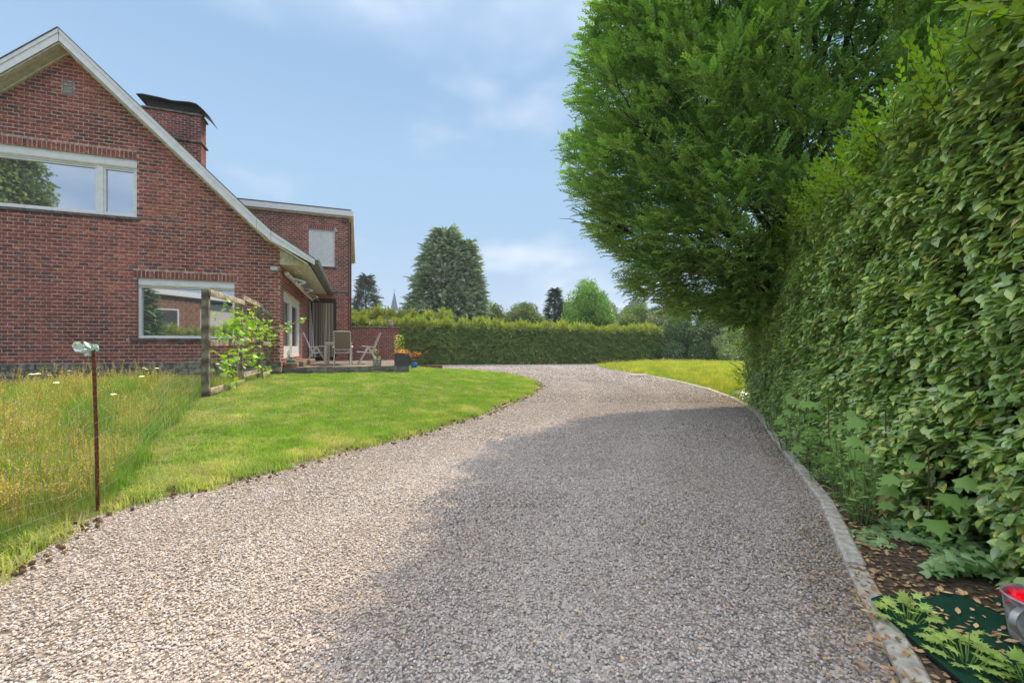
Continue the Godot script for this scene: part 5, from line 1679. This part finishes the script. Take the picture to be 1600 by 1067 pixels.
func hedge_foot() -> void:
	var m := leafy(0.5, Color(0.6, 0.8, 0.3))
	# ivy over the bed
	var ivy := Scatter.new()
	var nz := FastNoiseLite.new()
	nz.seed = 33
	nz.frequency = 1.3
	for i in 34000:
		var z := 1.25 + pow(rnd(0, 1), 1.5) * 7.3
		var d := pow(rnd(0, 1), 0.7) * 1.2
		var ex := kerb_x(z)
		var x := ex + 0.08 + d
		if x > 1.39 + 0.382 * z + 0.35: continue
		var lump := nz.get_noise_2d(x * 1.5, z * 1.5)
		if lump < -0.32 + 0.3 * smoothstep(0.3, 0.0, d) * smoothstep(4.0, 2.0, z): continue
		if z < 2.05 and lump < -0.12 + 1.3 * maxf(0.0, 0.38 - d): continue
		if z < 1.74: continue
		var g := rnd(0.7, 1.25)
		var pale := rnd(0, 1)
		var hgt := (0.02 + 0.14 * clampf(lump * 2.5, 0, 1) * rnd(0.1, 1)) * smoothstep(0.02, 0.3, d)
		ivy.put(Transform3D(aim(Vector3(rnd(-1, 1), rnd(-0.3, 0.1), rnd(-1, 1)), Vector3(rnd(-0.8, 0.3), 1, rnd(-0.1, 0.8))).scaled(Vector3.ONE * rnd(0.55, 1.1)), at(x, 0.02 + hgt, z)), Color((0.13 + 0.09 * pale) * g, (0.20 + 0.11 * pale) * g, (0.09 + 0.05 * pale) * g))
	many("ivy_ground_cover", lobed_mesh(IVY, 0.043), m, ivy, self)
	# dry leaves
	var dead := Scatter.new()
	for i in 4000:
		var z := 0.95 + pow(rnd(0, 1), 1.6) * 7.0
		var ex := kerb_x(z)
		var x := ex + absf(rng.randfn()) * 0.45 if rnd(0, 1) < 0.8 else ex - absf(rng.randfn()) * 0.14
		if z > 4.6 and rnd(0, 1) < 0.5: x = ex + rnd(-0.7, 0.5)
		var g := rnd(0.6, 1.3)
		dead.put(Transform3D(aim(Vector3(rnd(-1, 1), rnd(-0.15, 0.15), rnd(-1, 1)), Vector3(rnd(-0.5, 0.5), 1, rnd(-0.5, 0.5))).scaled(Vector3.ONE * rnd(0.25, 0.75 if x > ex else 0.42)), at(x, 0.028 if x > ex else 0.012, z)), Color(0.27 * g, 0.18 * g * rnd(0.85, 1.15), 0.095 * g))
	for i in 900:
		var z := 1.0 + pow(rnd(0, 1), 1.3) * 7.0
		var x := rnd(-0.9 * z, kerb_x(z))
		if look(left_d, x, z) > -0.05: continue
		var g := rnd(0.7, 1.3)
		dead.put(Transform3D(aim(Vector3(rnd(-1, 1), 0, rnd(-1, 1)), Vector3.UP).scaled(Vector3.ONE * rnd(0.18, 0.34)), at(x, 0.014, z)), Color(0.38 * g, 0.25 * g, 0.09 * g))
	var dl := Shape.new()
	leaf_shape(dl, Transform3D(), 0.045, 0.024, Color.WHITE, 3, 0.35, -0.25)
	many("dry_leaves", dl, leafy(0.8, Color(0.5, 0.4, 0.2)), dead, self)
	# maple seedlings at the hedge foot
	var maple := lobed_mesh(MAPLE, 0.155)
	var spots := [[2.66, 3.75, 0.56, "young maple seedling with broad dark leaves at the hedge foot, the farthest one"], [2.40, 3.15, 0.62, "young maple seedling with a tier of broad green leaves before the middle of the hedge"], [2.2, 2.45, 0.62, "young maple seedling with large leaves hanging low near the right edge of the hedge"], [2.1, 2.1, 0.45, "lowest broad leaved maple seedling, beside the tall thin weed by the hedge"]]
	for q in spots:
		var r := thing("maple_seedling", q[3], "seedling", at(q[0], 0.02, q[1]), 0.0, "maple seedlings along the hedge foot")
		var st := Shape.new()
		st.tube([Vector3.ZERO, Vector3(-0.03, q[2] * 0.5, 0.02), Vector3(-0.05, q[2], 0.04)], [0.006, 0.004, 0.003], 5, Color(0.14, 0.10, 0.05))
		var lv := []
		for i in 13:
			var f := 0.3 + 0.7 * i / 12.0
			var p := Vector3(-0.05 * f, q[2] * f, 0.04 * f)
			var an := i * 2.0 + rnd(-0.3, 0.3)
			var d := Vector3(cos(an) - 0.4, rnd(-0.2, 0.25), sin(an) + 0.4).normalized()
			var e := p + d * rnd(0.07, 0.15)
			st.tube([p, e], [0.0022, 0.0016], 3, Color(0.22, 0.13, 0.06))
			lv.append([e, d])
		part("stem", st, paint(Color.WHITE, 0.7), r)
		for e in lv:
			var g := rnd(0.8, 1.25)
			var lm := Shape.new()
			lobed(lm, Transform3D(aim(e[1] + Vector3(0, -0.45, 0), Vector3(rnd(-0.5, 0.0), 1, rnd(0.1, 0.6))).scaled(Vector3.ONE * rnd(0.75, 1.1)), e[0]), MAPLE, 0.125, Color(0.135 * g, 0.215 * g, 0.062 * g))
			part("leaf", lm, m, r)
	# leafy weeds by the kerb
	var weeds := [[1.93, 2.33, 0.40, 150, 0.12, "bushy grey green weed just behind the kerb, at a break in the stones"], [2.08, 2.62, 0.55, 180, 0.13, "tall loose weed with thin upright stalks between kerb and hedge"], [2.24, 3.0, 0.42, 160, 0.2, "leafy pale green weed spilling over the middle of the kerb"], [2.6, 3.95, 0.36, 130, 0.2, "low leafy weed over the kerb further along, before the gravel narrows"], [3.08, 4.95, 0.3, 110, 0.2, "low green weed at the far part of the kerb"], [2.42, 3.45, 0.45, 150, 0.18, "rounded green weed pressed against the hedge foot behind the kerb"]]
	for q in weeds:
		var r := thing("leafy_weed", q[5], "weed", at(q[0], 0.0, q[1]), rnd(0, 6), "weeds along the kerb")
		var st := Shape.new()
		var lf := Shape.new()
		for k in 14:
			var an := k * 2.4
			var w: float = q[4] * sqrt((k + 1) / 14.0)
			var top := Vector3(cos(an) * w, q[2] * rnd(0.65, 1.15), sin(an) * w)
			var basep := Vector3(cos(an) * w * 0.35, 0, sin(an) * w * 0.35)
			st.tube([basep, basep.lerp(top, 0.5) + Vector3(rnd(-0.02, 0.02), 0.02, 0), top], [0.003, 0.0024, 0.0015], 4, Color(0.14, 0.18, 0.06))
			for i in int(q[3] / 14.0):
				var f := rnd(0.15, 1.0)
				var p := basep.lerp(top, f)
				var bn := rnd(0, TAU)
				var g := rnd(0.75, 1.3)
				leaf_shape(lf, Transform3D(aim(Vector3(cos(bn), rnd(-0.3, 0.6), sin(bn)), Vector3(rnd(-0.4, 0.4), 1, rnd(-0.4, 0.4))), p), rnd(0.03, 0.065) * (1.2 - f * 0.5), rnd(0.014, 0.028), Color(0.165 * g, 0.235 * g, 0.09 * g), 3)
		part("stems", st, m, r)
		part("leaves", lf, m, r)
	# lime green cut leaved plants beside the mat
	var lime := [[1.39, 1.47, 0.16, "lime green cut leaved plant squeezed between the kerb and the mat corner"], [1.40, 1.29, 0.15, "larger lime green cut leaved plant on the near edge of the green mat"], [1.5, 1.22, 0.11, "small lime green plant at the bottom edge on the green mat"]]
	for q in lime:
		var r := thing("lime_green_plant", q[3], "plant", at(q[0], 0.01, q[1]), 0.0, "lime green plants by the mat")
		for i in 30:
			var an := i * 2.4
			var f := sqrt((i + 0.5) / 30.0)
			var d := Vector3(cos(an), 0, sin(an)) * 0.075 * f
			var tip: Vector3 = d + Vector3.UP * q[2] * (0.75 - f * 0.55) * rnd(0.8, 1.1)
			var s := Shape.new()
			s.tube([d * 0.2, tip], [0.002, 0.0015], 3, Color(0.25, 0.3, 0.08))
			var g := rnd(0.85, 1.2)
			lobed(s, Transform3D(aim(d + Vector3(rnd(-0.02, 0.02), 0.01, rnd(-0.02, 0.02)), Vector3(rnd(-0.3, 0.3), 1, rnd(-0.3, 0.3))), tip), CUT, 0.038, Color(0.28 * g, 0.345 * g, 0.10 * g))
			part("leaf", s, m, r)

func kerb_x(z: float) -> float:
	for i in kerb_edge.size() - 1:
		if z <= kerb_edge[i + 1].y: return lerpf(kerb_edge[i].x, kerb_edge[i + 1].x, (z - kerb_edge[i].y) / (kerb_edge[i + 1].y - kerb_edge[i].y))
	return kerb_edge[kerb_edge.size() - 1].x

func mat_and_jug() -> void:
	var turf := StandardMaterial3D.new()
	turf.vertex_color_use_as_albedo = true
	turf.roughness = 0.95
	turf.albedo_texture = noise_tex(0.25, 111, [[0.25, Color(0.5, 0.52, 0.5)], [0.75, Color.WHITE]], 256)
	turf.heightmap_enabled = true
	turf.heightmap_scale = 0.9
	turf.heightmap_texture = noise_tex(0.3, 112, [[0.0, Color.BLACK], [1.0, Color.WHITE]], 256)
	turf.uv1_triplanar = true
	turf.uv1_world_triplanar = true
	turf.uv1_scale = Vector3.ONE * 6.0
	var mat := thing("artificial_turf_mat", "dark green artificial turf mat with a curled corner, strewn with dry leaves", "mat", at(1.8, 0.0, 1.3))
	var mo := at(1.8, 0.0, 1.3)
	var s := Shape.new()
	var nu := 34
	var nv := 26
	var pt := func(i: int, j: int) -> Vector3:
		var u := float(i) / nu
		var v := float(j) / nv
		var a := Vector2(1.36, 1.585).lerp(Vector2(2.6, 1.70), u)
		var b := Vector2(1.20, 0.75).lerp(Vector2(2.6, 0.75), u)
		var p := a.lerp(b, v)
		p += Vector2(0.0, 0.012 * sin(u * 26.0)) * (1.0 - v)
		var y := 0.03 + 0.02 * exp(-pow((u - 0.26 - v * 0.12) / 0.09, 2.0)) * (1.0 - v * 0.6) + 0.012 * sin(u * 14.0 + v * 3.0) * (1.0 - v * 0.5) + 0.006 * sin(u * 31.0 - v * 9.0) + 0.02 * exp(-u * 14.0) * exp(-v * 6.0)
		return at(p.x, y, p.y) - mo
	for j in nv:
		for i in nu:
			var q := [pt.call(i, j), pt.call(i + 1, j), pt.call(i + 1, j + 1), pt.call(i, j + 1)]
			for f in [[0, 1, 2], [0, 2, 3]]: s.outward(q[f[0]], q[f[1]], q[f[2]], q[f[0]] + Vector3.DOWN, Color(0.016, 0.18, 0.095))
			if j == 0 or i == 0:
				var e: Array = [q[0], q[1]] if j == 0 else [q[3], q[0]]
				s.quad(e[0], e[1], e[1] - Vector3.UP * 0.012, e[0] - Vector3.UP * 0.012, Color(0.006, 0.05, 0.03))
	part("turf", s, turf, mat)
	# debris
	var deb := Scatter.new()
	for i in 150:
		var u := rnd(0.1, 0.75)
		var v := clampf(0.1 + u * 0.25 + rng.randfn() * 0.22, 0.0, 0.95)
		var p: Vector3 = pt.call(int(u * nu), int(v * nv))
		var g := rnd(0.7, 1.3)
		deb.put(Transform3D(aim(Vector3(rnd(-1, 1), rnd(-0.1, 0.1), rnd(-1, 1)), Vector3(rnd(-0.3, 0.3), 1, rnd(-0.3, 0.3))).scaled(Vector3.ONE * rnd(0.35, 0.95)), p + Vector3.UP * 0.008 + mo), Color(0.42 * g, 0.28 * g, 0.14 * g))
	var dl := Shape.new()
	leaf_shape(dl, Transform3D(), 0.042, 0.018, Color.WHITE, 3, 0.4, -0.2)
	many("dry_leaves", dl, leafy(0.8, Color(0.5, 0.4, 0.2)), deb, self)
	# galvanised jug with red petals
	var zinc := paint(Color.WHITE, 0.38, 0.35, 6.0, 121)
	zinc.metallic = 0.25
	var jug := thing("zinc_jug", "galvanised metal jug with a strap handle, full of red petals, on the green mat", "jug", at(1.725, 0.035, 1.36))
	jug.scale = Vector3.ONE * 0.86
	var js := Shape.new()
	js.lathe([Vector2(0.0, 0.0), Vector2(0.082, 0.0), Vector2(0.085, 0.006), Vector2(0.104, 0.158), Vector2(0.109, 0.166), Vector2(0.106, 0.172), Vector2(0.099, 0.166), Vector2(0.080, 0.01)], 36, Color(0.66, 0.69, 0.74))
	part("body", js, zinc, jug)
	var hs := Shape.new()
	var row := []
	var od := Vector3(-0.98, 0, 0.14).normalized()
	var sd := Vector3(0.14, 0, 0.98)
	for i in 13:
		var f := i / 12.0
		var r := lerpf(0.098, 0.088, f) + 0.045 * sin(PI * pow(f, 0.7))
		var p := od * r + Vector3.UP * lerpf(0.145, 0.025, f)
		row.append([p - sd * 0.011, p + sd * 0.011, p - sd * 0.011 + od * 0.003, p + sd * 0.011 + od * 0.003])
	for i in 12:
		hs.quad(row[i][2], row[i][3], row[i + 1][3], row[i + 1][2], Color(0.7, 0.7, 0.7))
		hs.quad(row[i][1], row[i][0], row[i + 1][0], row[i + 1][1], Color(0.6, 0.6, 0.6))
		for e in [0, 1]: hs.quad(row[i][e], row[i][e + 2], row[i + 1][e + 2], row[i + 1][e], Color(0.6, 0.6, 0.6))
	part("handle", hs, zinc, jug)
	var pet := Shape.new()
	for i in 120:
		var an := rnd(0, TAU)
		var r := 0.088 * sqrt(rnd(0, 1))
		var g := rnd(0.7, 1.3)
		leaf_shape(pet, Transform3D(aim(Vector3(rnd(-1, 1), rnd(-0.4, 0.6), rnd(-1, 1)), Vector3(rnd(-0.6, 0.6), 1, rnd(-0.6, 0.6))), Vector3(cos(an) * r, 0.135 + rnd(-0.01, 0.02), sin(an) * r)), 0.034, 0.028, Color(0.62 * g, 0.03 * g, 0.06 * g), 3, 0.3, -0.3)
	part("red_petals", pet, leafy(0.5, Color(0.9, 0.2, 0.2)), jug)

func backdrop() -> void:
	far_hedge("clipped_hedge", "long clipped hedge across the far end of the drive, with a yellow sunlit top", at(-11.5, 0, 21.0), at(9.2, 0, 26.2), 0.9, 2.30, 1.95, 15000, 1.0)
	far_hedge("rear_hedge", "higher ragged light green hedge behind the left end of the clipped hedge", at(-14.0, 0, 23.6), at(-3.6, 0, 25.6), 1.0, 2.95, 2.75, 3500, 1.4)
	conifer("cypress_tree", "big dark blue green conifer towering over the far hedge", at(-5.1, 0, 32.0), 9.7, 3.15, 8000, Color(0.24, 0.285, 0.20), 1.4, 0.68)
	conifer("cypress_tree", "slim second leader leaning out right of the big dark conifer", at(-3.6, 0, 32.3), 9.0, 1.7, 2000, Color(0.24, 0.285, 0.20), 1.4, 0.7, 0.4)
	conifer("pine_tree", "small distant grey green conifer left of the church spire", at(-15.7, 0, 45.0), 8.6, 2.3, 1500, Color(0.12, 0.14, 0.10), 1.3, 0.8, 0.1)
	conifer("dark_cypress_tree", "narrow dark conifer between the rounded trees and the bright green tree", at(3.9, 0, 38.0), 6.2, 1.25, 1400, Color(0.075, 0.105, 0.07), 0.9, 0.7)
	conifer("dark_cypress_tree", "lower dark conifer just right of the narrow one", at(4.5, 0, 37.0), 5.0, 1.3, 1000, Color(0.08, 0.11, 0.07), 0.9, 0.7)
	broadleaf("round_tree", "dark rounded tree just right of the big conifer", "tree", at(-1.7, 0, 36.0), 4.8, 1.9, 1300, Color(0.12, 0.155, 0.05), 0.2, 1.0)
	broadleaf("round_tree", "wide dark rounded tree behind the middle of the clipped hedge", "tree", at(0.9, 0, 36.0), 4.9, 2.6, 1800, Color(0.12, 0.155, 0.05), 0.2, 1.0)
	broadleaf("bright_green_tree", "bright green leafy tree behind the right part of the clipped hedge", "tree", at(5.4, 0, 30.0), 5.55, 1.75, 2000, Color(0.16, 0.26, 0.06), 0.25, 0.9, 0.5)
	for q in [[21.0, 92.0, 10.5, 4.0], [26.5, 90.0, 11.5, 4.6], [31.5, 94.0, 10.0, 4.0]]:
		broadleaf("distant_tree", ["far off hazy tree, leftmost of three under the hornbeam's edge", "tallest of three far off hazy trees under the hornbeam's edge", "far off hazy tree, rightmost of three under the hornbeam's edge"][used.get("distant_tree", 0)], "tree", at(q[0], 0, q[1]), q[2], q[3], 1300, Color(0.10, 0.13, 0.085), 0.15, 2.3)
	broadleaf("pale_bush", "light green willowy bush beyond the right end of the clipped hedge", "bush", at(9.6, 0, 33.0), 4.3, 2.2, 1500, Color(0.15, 0.19, 0.06), 0.1, 0.9)
	broadleaf("pale_bush", "second pale bush, greyer, right of the willowy one", "bush", at(12.2, 0, 33.0), 4.6, 2.0, 1300, Color(0.17, 0.19, 0.10), 0.1, 0.9)
	broadleaf("dark_shrub", "dark green shrub right beside the end of the clipped hedge", "shrub", at(10.6, 0, 26.8), 3.3, 1.5, 1500, Color(0.10, 0.15, 0.07), 0.0, 0.8)
	broadleaf("dark_shrub", "large dark shrub in the middle of the shrubs beyond the verge", "shrub", at(12.4, 0, 26.0), 3.5, 1.7, 1700, Color(0.09, 0.14, 0.065), 0.0, 0.8)
	broadleaf("dark_shrub", "dark low shrub nearest the end of the tall hedge", "shrub", at(14.4, 0, 25.5), 3.1, 1.6, 1500, Color(0.11, 0.155, 0.065), 0.0, 0.8)
	broadleaf("variegated_shrub", "light variegated shrub in front of the dark shrubs beyond the verge", "shrub", at(12.9, 0, 24.4), 2.5, 1.0, 900, Color(0.24, 0.30, 0.14), 0.05, 0.75)
	broadleaf("hazel_tree", "tall light green tree partly hidden behind the hornbeam", "tree", at(17.0, 0, 30.0), 7.0, 3.0, 1800, Color(0.09, 0.15, 0.04), 0.1, 1.1)
	# the church spire
	var ch := thing("church_steeple", "slender grey slate church spire far off above the hedge", "church", at(-50.6, 0, 180.0))
	var sp := Shape.new()
	sp.lathe([Vector2(2.1, 15.5), Vector2(1.75, 16.6), Vector2(0.10, 24.4), Vector2(0.0, 24.6)], 8)
	part("spire", sp, paint(lin(0.13, 0.14, 0.19), 0.7), ch)  # slate colour tinted bluish to stand in for distance haze
	var tw := Shape.new()
	block(tw, -1.7, 1.7, 0.0, 15.6, -1.7, 1.7, 0.1)
	part("tower", tw, paint(lin(0.28, 0.20, 0.16), 0.9), ch)
	var cr := Shape.new()
	cr.tube([Vector3(0, 24.5, 0), Vector3(0, 26.0, 0)], [0.07, 0.05], 5)
	cr.tube([Vector3(-0.4, 25.5, 0), Vector3(0.4, 25.5, 0)], [0.05, 0.05], 5)
	part("cross", cr, paint(lin(0.1, 0.1, 0.1), 0.5), ch)
	# what stands behind the photographer and shows in the window panes
	broadleaf("lime_tree", "tall broad lime tree behind the drive, mirrored in the upper window", "tree", at(-14.6, 0, -9.0), 14.0, 3.3, 4200, Color(0.13, 0.17, 0.05), 0.15, 1.5)
	conifer("yew_tree", "bushy evergreen mirrored in the left of the lower window", at(-9.3, 0, -6.0), 5.4, 1.7, 2200, Color(0.07, 0.12, 0.04), 0.9, 0.5)
	far_hedge("low_hedge", "low hedge behind the drive, mirrored along the foot of the lower window", at(-11.0, 0, -6.6), at(-3.0, 0, -6.6), 0.7, 1.75, 1.75, 2600, 0.8)
	var nb := thing("neighbour_house", "brick house with white eaves behind the drive, mirrored in the lower window", "house", at(-6.5, 0, -10.0), PI)
	var nw := Shape.new()
	block(nw, -0.6, 4.0, 0.0, 4.2, -5.0, 0.0)
	part("wall", nw, paint(lin(0.36, 0.19, 0.13), 0.9, 0.3, 2.0, 131), nb)
	var ng := Shape.new()
	block(ng, -4.2, -0.62, 0.0, 3.6, -5.0, -0.3)
	part("white_wall", ng, paint(lin(0.62, 0.58, 0.54), 0.8), nb)
	var nr := Shape.new()
	prism(nr, [Vector2(-4.6, 3.62), Vector2(4.3, 4.22), Vector2(4.3, 4.5), Vector2(-4.6, 3.95)], -5.4, 0.25)
	part("roof", nr, white_mat, nb)
	var nf := Shape.new()
	ring(nf, 0.4, 1.5, 1.9, 3.2, 0.07, -0.05, 0.03)
	var nwin := part("window", nf, white_mat, nb)
	var np := Shape.new()
	block(np, 0.47, 1.43, 1.97, 3.13, -0.02, 0.005)
	part("pane", np, pane_mat, nwin)
	block(nf, 0.9, 1.0, 1.97, 3.13, -0.04, 0.029)

func sky_picture() -> ImageTexture:
	var w := 1024
	var h := 512
	var data := PackedFloat32Array()
	data.resize(w * h * 4)
	var n1 := FastNoiseLite.new()
	n1.seed = 154
	n1.frequency = 1.5
	n1.fractal_octaves = 6
	n1.fractal_gain = 0.55
	var n2 := FastNoiseLite.new()
	n2.seed = 1154
	n2.frequency = 0.9
	n2.fractal_octaves = 3
	var i := 0
	for y in h:
		var el := PI * (0.5 - (y + 0.5) / h)
		var up := sin(el)
		var cs := cos(el)
		var t := clampf(up, 0.0, 1.0)
		var base := Color(0.52, 0.66, 0.84).lerp(Color(0.37, 0.55, 0.77), smoothstep(0.0, 0.30, t)).lerp(Color(0.28, 0.45, 0.69), smoothstep(0.3, 0.62, t))
		if up < 0.0: base = Color(0.52, 0.66, 0.84).lerp(Color(0.20, 0.2, 0.15), smoothstep(0.0, -0.08, up))
		for x in w:
			var an := TAU * ((x + 0.5) / w - 0.5)
			var d := Vector3(sin(an) * cs, up, -cos(an) * cs)
			var c := base
			if up > -0.02:
				var q := Vector3(d.x, 0, d.z) / (0.22 + maxf(up, 0.0)) * 0.5
				var v := n1.get_noise_3d(q.x * 1.6 + 3.0, up * 1.2, q.z * 1.6)
				var patch := n2.get_noise_3d(q.x * 0.9, 7.0, q.z * 0.9)
				# thin broken cloud, milky banks low, denser unseen veil added overhead to fill shade
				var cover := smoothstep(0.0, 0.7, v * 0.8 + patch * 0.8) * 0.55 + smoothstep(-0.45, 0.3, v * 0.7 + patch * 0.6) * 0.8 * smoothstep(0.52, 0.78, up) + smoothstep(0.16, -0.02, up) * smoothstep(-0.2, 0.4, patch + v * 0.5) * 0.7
				c = c.lerp(Color(0.98, 1.0, 1.04) * (1.0 + 0.6 * smoothstep(0.4, 0.8, up)), clampf(cover, 0.0, 0.9))  # the added overhead veil is also brightened to lift the shade
				var a := acos(clampf(d.dot(SUN), -1.0, 1.0))
				c += Color(1.0, 0.92, 0.80) * (0.55 * exp(-a / 0.12) + 0.16 * exp(-a / 0.45))
			data[i] = c.r * SKY_GAIN
			data[i + 1] = c.g * SKY_GAIN
			data[i + 2] = c.b * SKY_GAIN
			data[i + 3] = 1.0
			i += 4
	return ImageTexture.create_from_image(Image.create_from_data(w, h, false, Image.FORMAT_RGBAF, data.to_byte_array()))

const SUN_AZIMUTH := 17.0   # degrees to the right of straight ahead
const SUN_HEIGHT := 47.0
const SKY_GAIN := 0.515
const EXPOSURE := 2.3
var SUN := Vector3.UP

func _ready() -> void:
	rng.seed = 20240611
	noise.seed = 3
	noise.frequency = 0.02
	noise.fractal_octaves = 3
	var az := deg_to_rad(SUN_AZIMUTH)
	var he := deg_to_rad(SUN_HEIGHT)
	SUN = Vector3(sin(az) * cos(he), sin(he), -cos(az) * cos(he))
	# camera: level, with the lens shifted a touch upwards
	var cam := Camera3D.new()
	cam.name = "camera"
	cam.projection = Camera3D.PROJECTION_FRUSTUM
	cam.near = 0.05
	cam.far = 3000.0
	cam.size = 0.05 * 1067.0 / 655.0
	cam.frustum_offset = Vector2(0.0, 0.05 * 8.5 / 655.0)
	cam.position = Vector3(0, 1, 0)
	add_child(cam)
	cam.current = true
	# sky
	var env := Environment.new()
	env.background_mode = Environment.BG_SKY
	var sky := Sky.new()
	var psm := PanoramaSkyMaterial.new()
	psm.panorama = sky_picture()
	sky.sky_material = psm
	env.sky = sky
	env.tonemap_mode = Environment.TONE_MAPPER_LINEAR
	env.tonemap_exposure = EXPOSURE
	env.fog_enabled = true
	env.fog_density = 0.0012
	env.fog_light_color = Color(0.86, 0.9, 0.95)
	env.sdfgi_enabled = true
	env.ssao_enabled = true
	env.ssil_enabled = true
	var we := WorldEnvironment.new()
	we.name = "surroundings"
	we.environment = env
	add_child(we)
	# sun
	var sun := DirectionalLight3D.new()
	sun.name = "sun"
	sun.light_color = Color(1.0, 0.93, 0.80)
	sun.light_energy = 0.75
	sun.light_angular_distance = 0.6
	sun.shadow_enabled = true
	sun.basis = Basis.looking_at(-SUN, Vector3.UP)
	sun.position = SUN * 40.0
	add_child(sun)

	survey()
	brick_mat = paint(Color.WHITE, 0.85, 0.4, 6.0, 11, 0.2)
	mortar_mat = paint(lin(0.68, 0.51, 0.43), 0.95, 0.35, 3.0, 12, 0.1)
	white_mat = paint(lin(0.86, 0.86, 0.87), 0.4, 0.06, 1.5, 13)
	cream_mat = paint(lin(0.80, 0.76, 0.58), 0.55, 0.2, 2.5, 14)
	stone_mat = paint(lin(0.20, 0.19, 0.19), 0.85, 0.45, 2.5, 15, 0.2)
	pane_mat = StandardMaterial3D.new()
	pane_mat.albedo_color = lin(0.50, 0.55, 0.62)
	pane_mat.metallic = 0.92
	pane_mat.roughness = 0.02
	bark_mat = paint(lin(0.10, 0.085, 0.065), 0.95, 0.5, 4.0, 16, 0.5)
	var veins := vein_texture()
	leaf_mat = leafy(0.42, Color(0.72, 0.86, 0.34))
	leaf_mat.metallic_specular = 0.5
	hedge_mat = leafy(0.36, Color(0.42, 0.52, 0.16), veins)
	hedge_mat.metallic_specular = 0.68
	shoot_mat = leafy(0.45, Color(0.9, 1.1, 0.25), veins)
	needle_mat = leafy(0.6, Color(0.22, 0.26, 0.1))
	far_mat = leafy(0.5, Color(0.4, 0.5, 0.16))
	bush_clump = clump(22, 0.26, 0.13, 0.075).mesh()
	bush_clump_big = clump(16, 0.16, 0.09, 0.055).mesh()
	fir_spray = conifer_spray(1.0, 0.42, 22).mesh()
	beech_sprig = sprig(12, 0.34, 0.10, 0.062, 0.9, 0.5).mesh()

	# ground
	var earth := StandardMaterial3D.new()
	earth.roughness = 1.0
	earth.albedo_texture = noise_tex(0.02, 141, [[0.2, lin(0.07, 0.10, 0.03)], [0.5, lin(0.11, 0.15, 0.04)], [0.8, lin(0.20, 0.19, 0.08)]])
	earth.uv1_triplanar = true
	earth.uv1_world_triplanar = true
	earth.uv1_scale = Vector3.ONE * 0.15
	structure("ground", flat(PackedVector2Array([Vector2(-1500, -1500), Vector2(1500, -1500), Vector2(1500, 1500), Vector2(-1500, 1500)]), -0.09), earth)
	var drive := StandardMaterial3D.new()
	drive.roughness = 0.95
	drive.albedo_texture = noise_tex(0.075, 151, [[0.0, lin(0.17, 0.155, 0.15)], [0.3, lin(0.30, 0.27, 0.255)], [0.6, lin(0.44, 0.39, 0.36)], [0.8, lin(0.60, 0.54, 0.50)], [1.0, lin(0.70, 0.66, 0.63)]], 1024, FastNoiseLite.TYPE_CELLULAR)
	drive.heightmap_enabled = true
	drive.heightmap_scale = 1.0
	drive.heightmap_texture = noise_tex(0.075, 151, [[0.0, Color.BLACK], [1.0, Color.WHITE]], 1024, FastNoiseLite.TYPE_CELLULAR)
	drive.detail_enabled = true
	drive.detail_blend_mode = BaseMaterial3D.BLEND_MODE_MUL
	drive.detail_albedo = noise_tex(0.008, 152, [[0.25, Color(0.80, 0.76, 0.70)], [0.6, Color(0.97, 0.94, 0.92)], [0.85, Color.WHITE]], 512)
	drive.uv1_triplanar = true
	drive.uv1_world_triplanar = true
	drive.uv1_scale = Vector3.ONE * 0.95
	drive.uv2_triplanar = true
	drive.uv2_world_triplanar = true
	drive.uv2_scale = Vector3.ONE * 0.09
	drive.detail_uv_layer = BaseMaterial3D.DETAIL_UV_2
	structure("gravel_drive", flat(PackedVector2Array([Vector2(-14, -9), Vector2(7, -9), Vector2(7, 9), Vector2(9.0, 25.9), Vector2(-14, 21.0)]), 0.0), drive)
	var turf := earth.duplicate() as StandardMaterial3D
	turf.albedo_texture = noise_tex(0.03, 142, [[0.25, lin(0.11, 0.085, 0.05)], [0.5, lin(0.13, 0.15, 0.04)], [0.75, lin(0.22, 0.19, 0.08)]])
	turf.uv1_scale = Vector3.ONE * 0.8
	structure("lawn", land(-14.0, 1.2, -1.0, 20.4, left_d, lawn_height), turf)
	structure("verge", land(4.0, 12.0, 6.6, 23.0, right_d, verge_height), turf)
	var soil := earth.duplicate() as StandardMaterial3D
	soil.albedo_texture = noise_tex(0.05, 143, [[0.2, lin(0.05, 0.035, 0.025)], [0.5, lin(0.11, 0.075, 0.05)], [0.8, lin(0.20, 0.14, 0.09)]])
	soil.uv1_scale = Vector3.ONE * 1.2
	soil.heightmap_enabled = true
	soil.heightmap_scale = 1.5
	soil.heightmap_texture = noise_tex(0.06, 144, [[0.0, Color.BLACK], [1.0, Color.WHITE]], 256)
	structure("planting_bed", land(0.2, 8.0, -1.0, 6.7, right_d, func(x, z): return verge_height(x, z) + 0.001), soil)
	build_house()
	backdrop()
	hornbeam()
	tall_hedge()
	gravel()
	grasses()
	trellis()
	wire_and_pole()
	terrace()
	kerbs()
	hedge_foot()
	mat_and_jug()
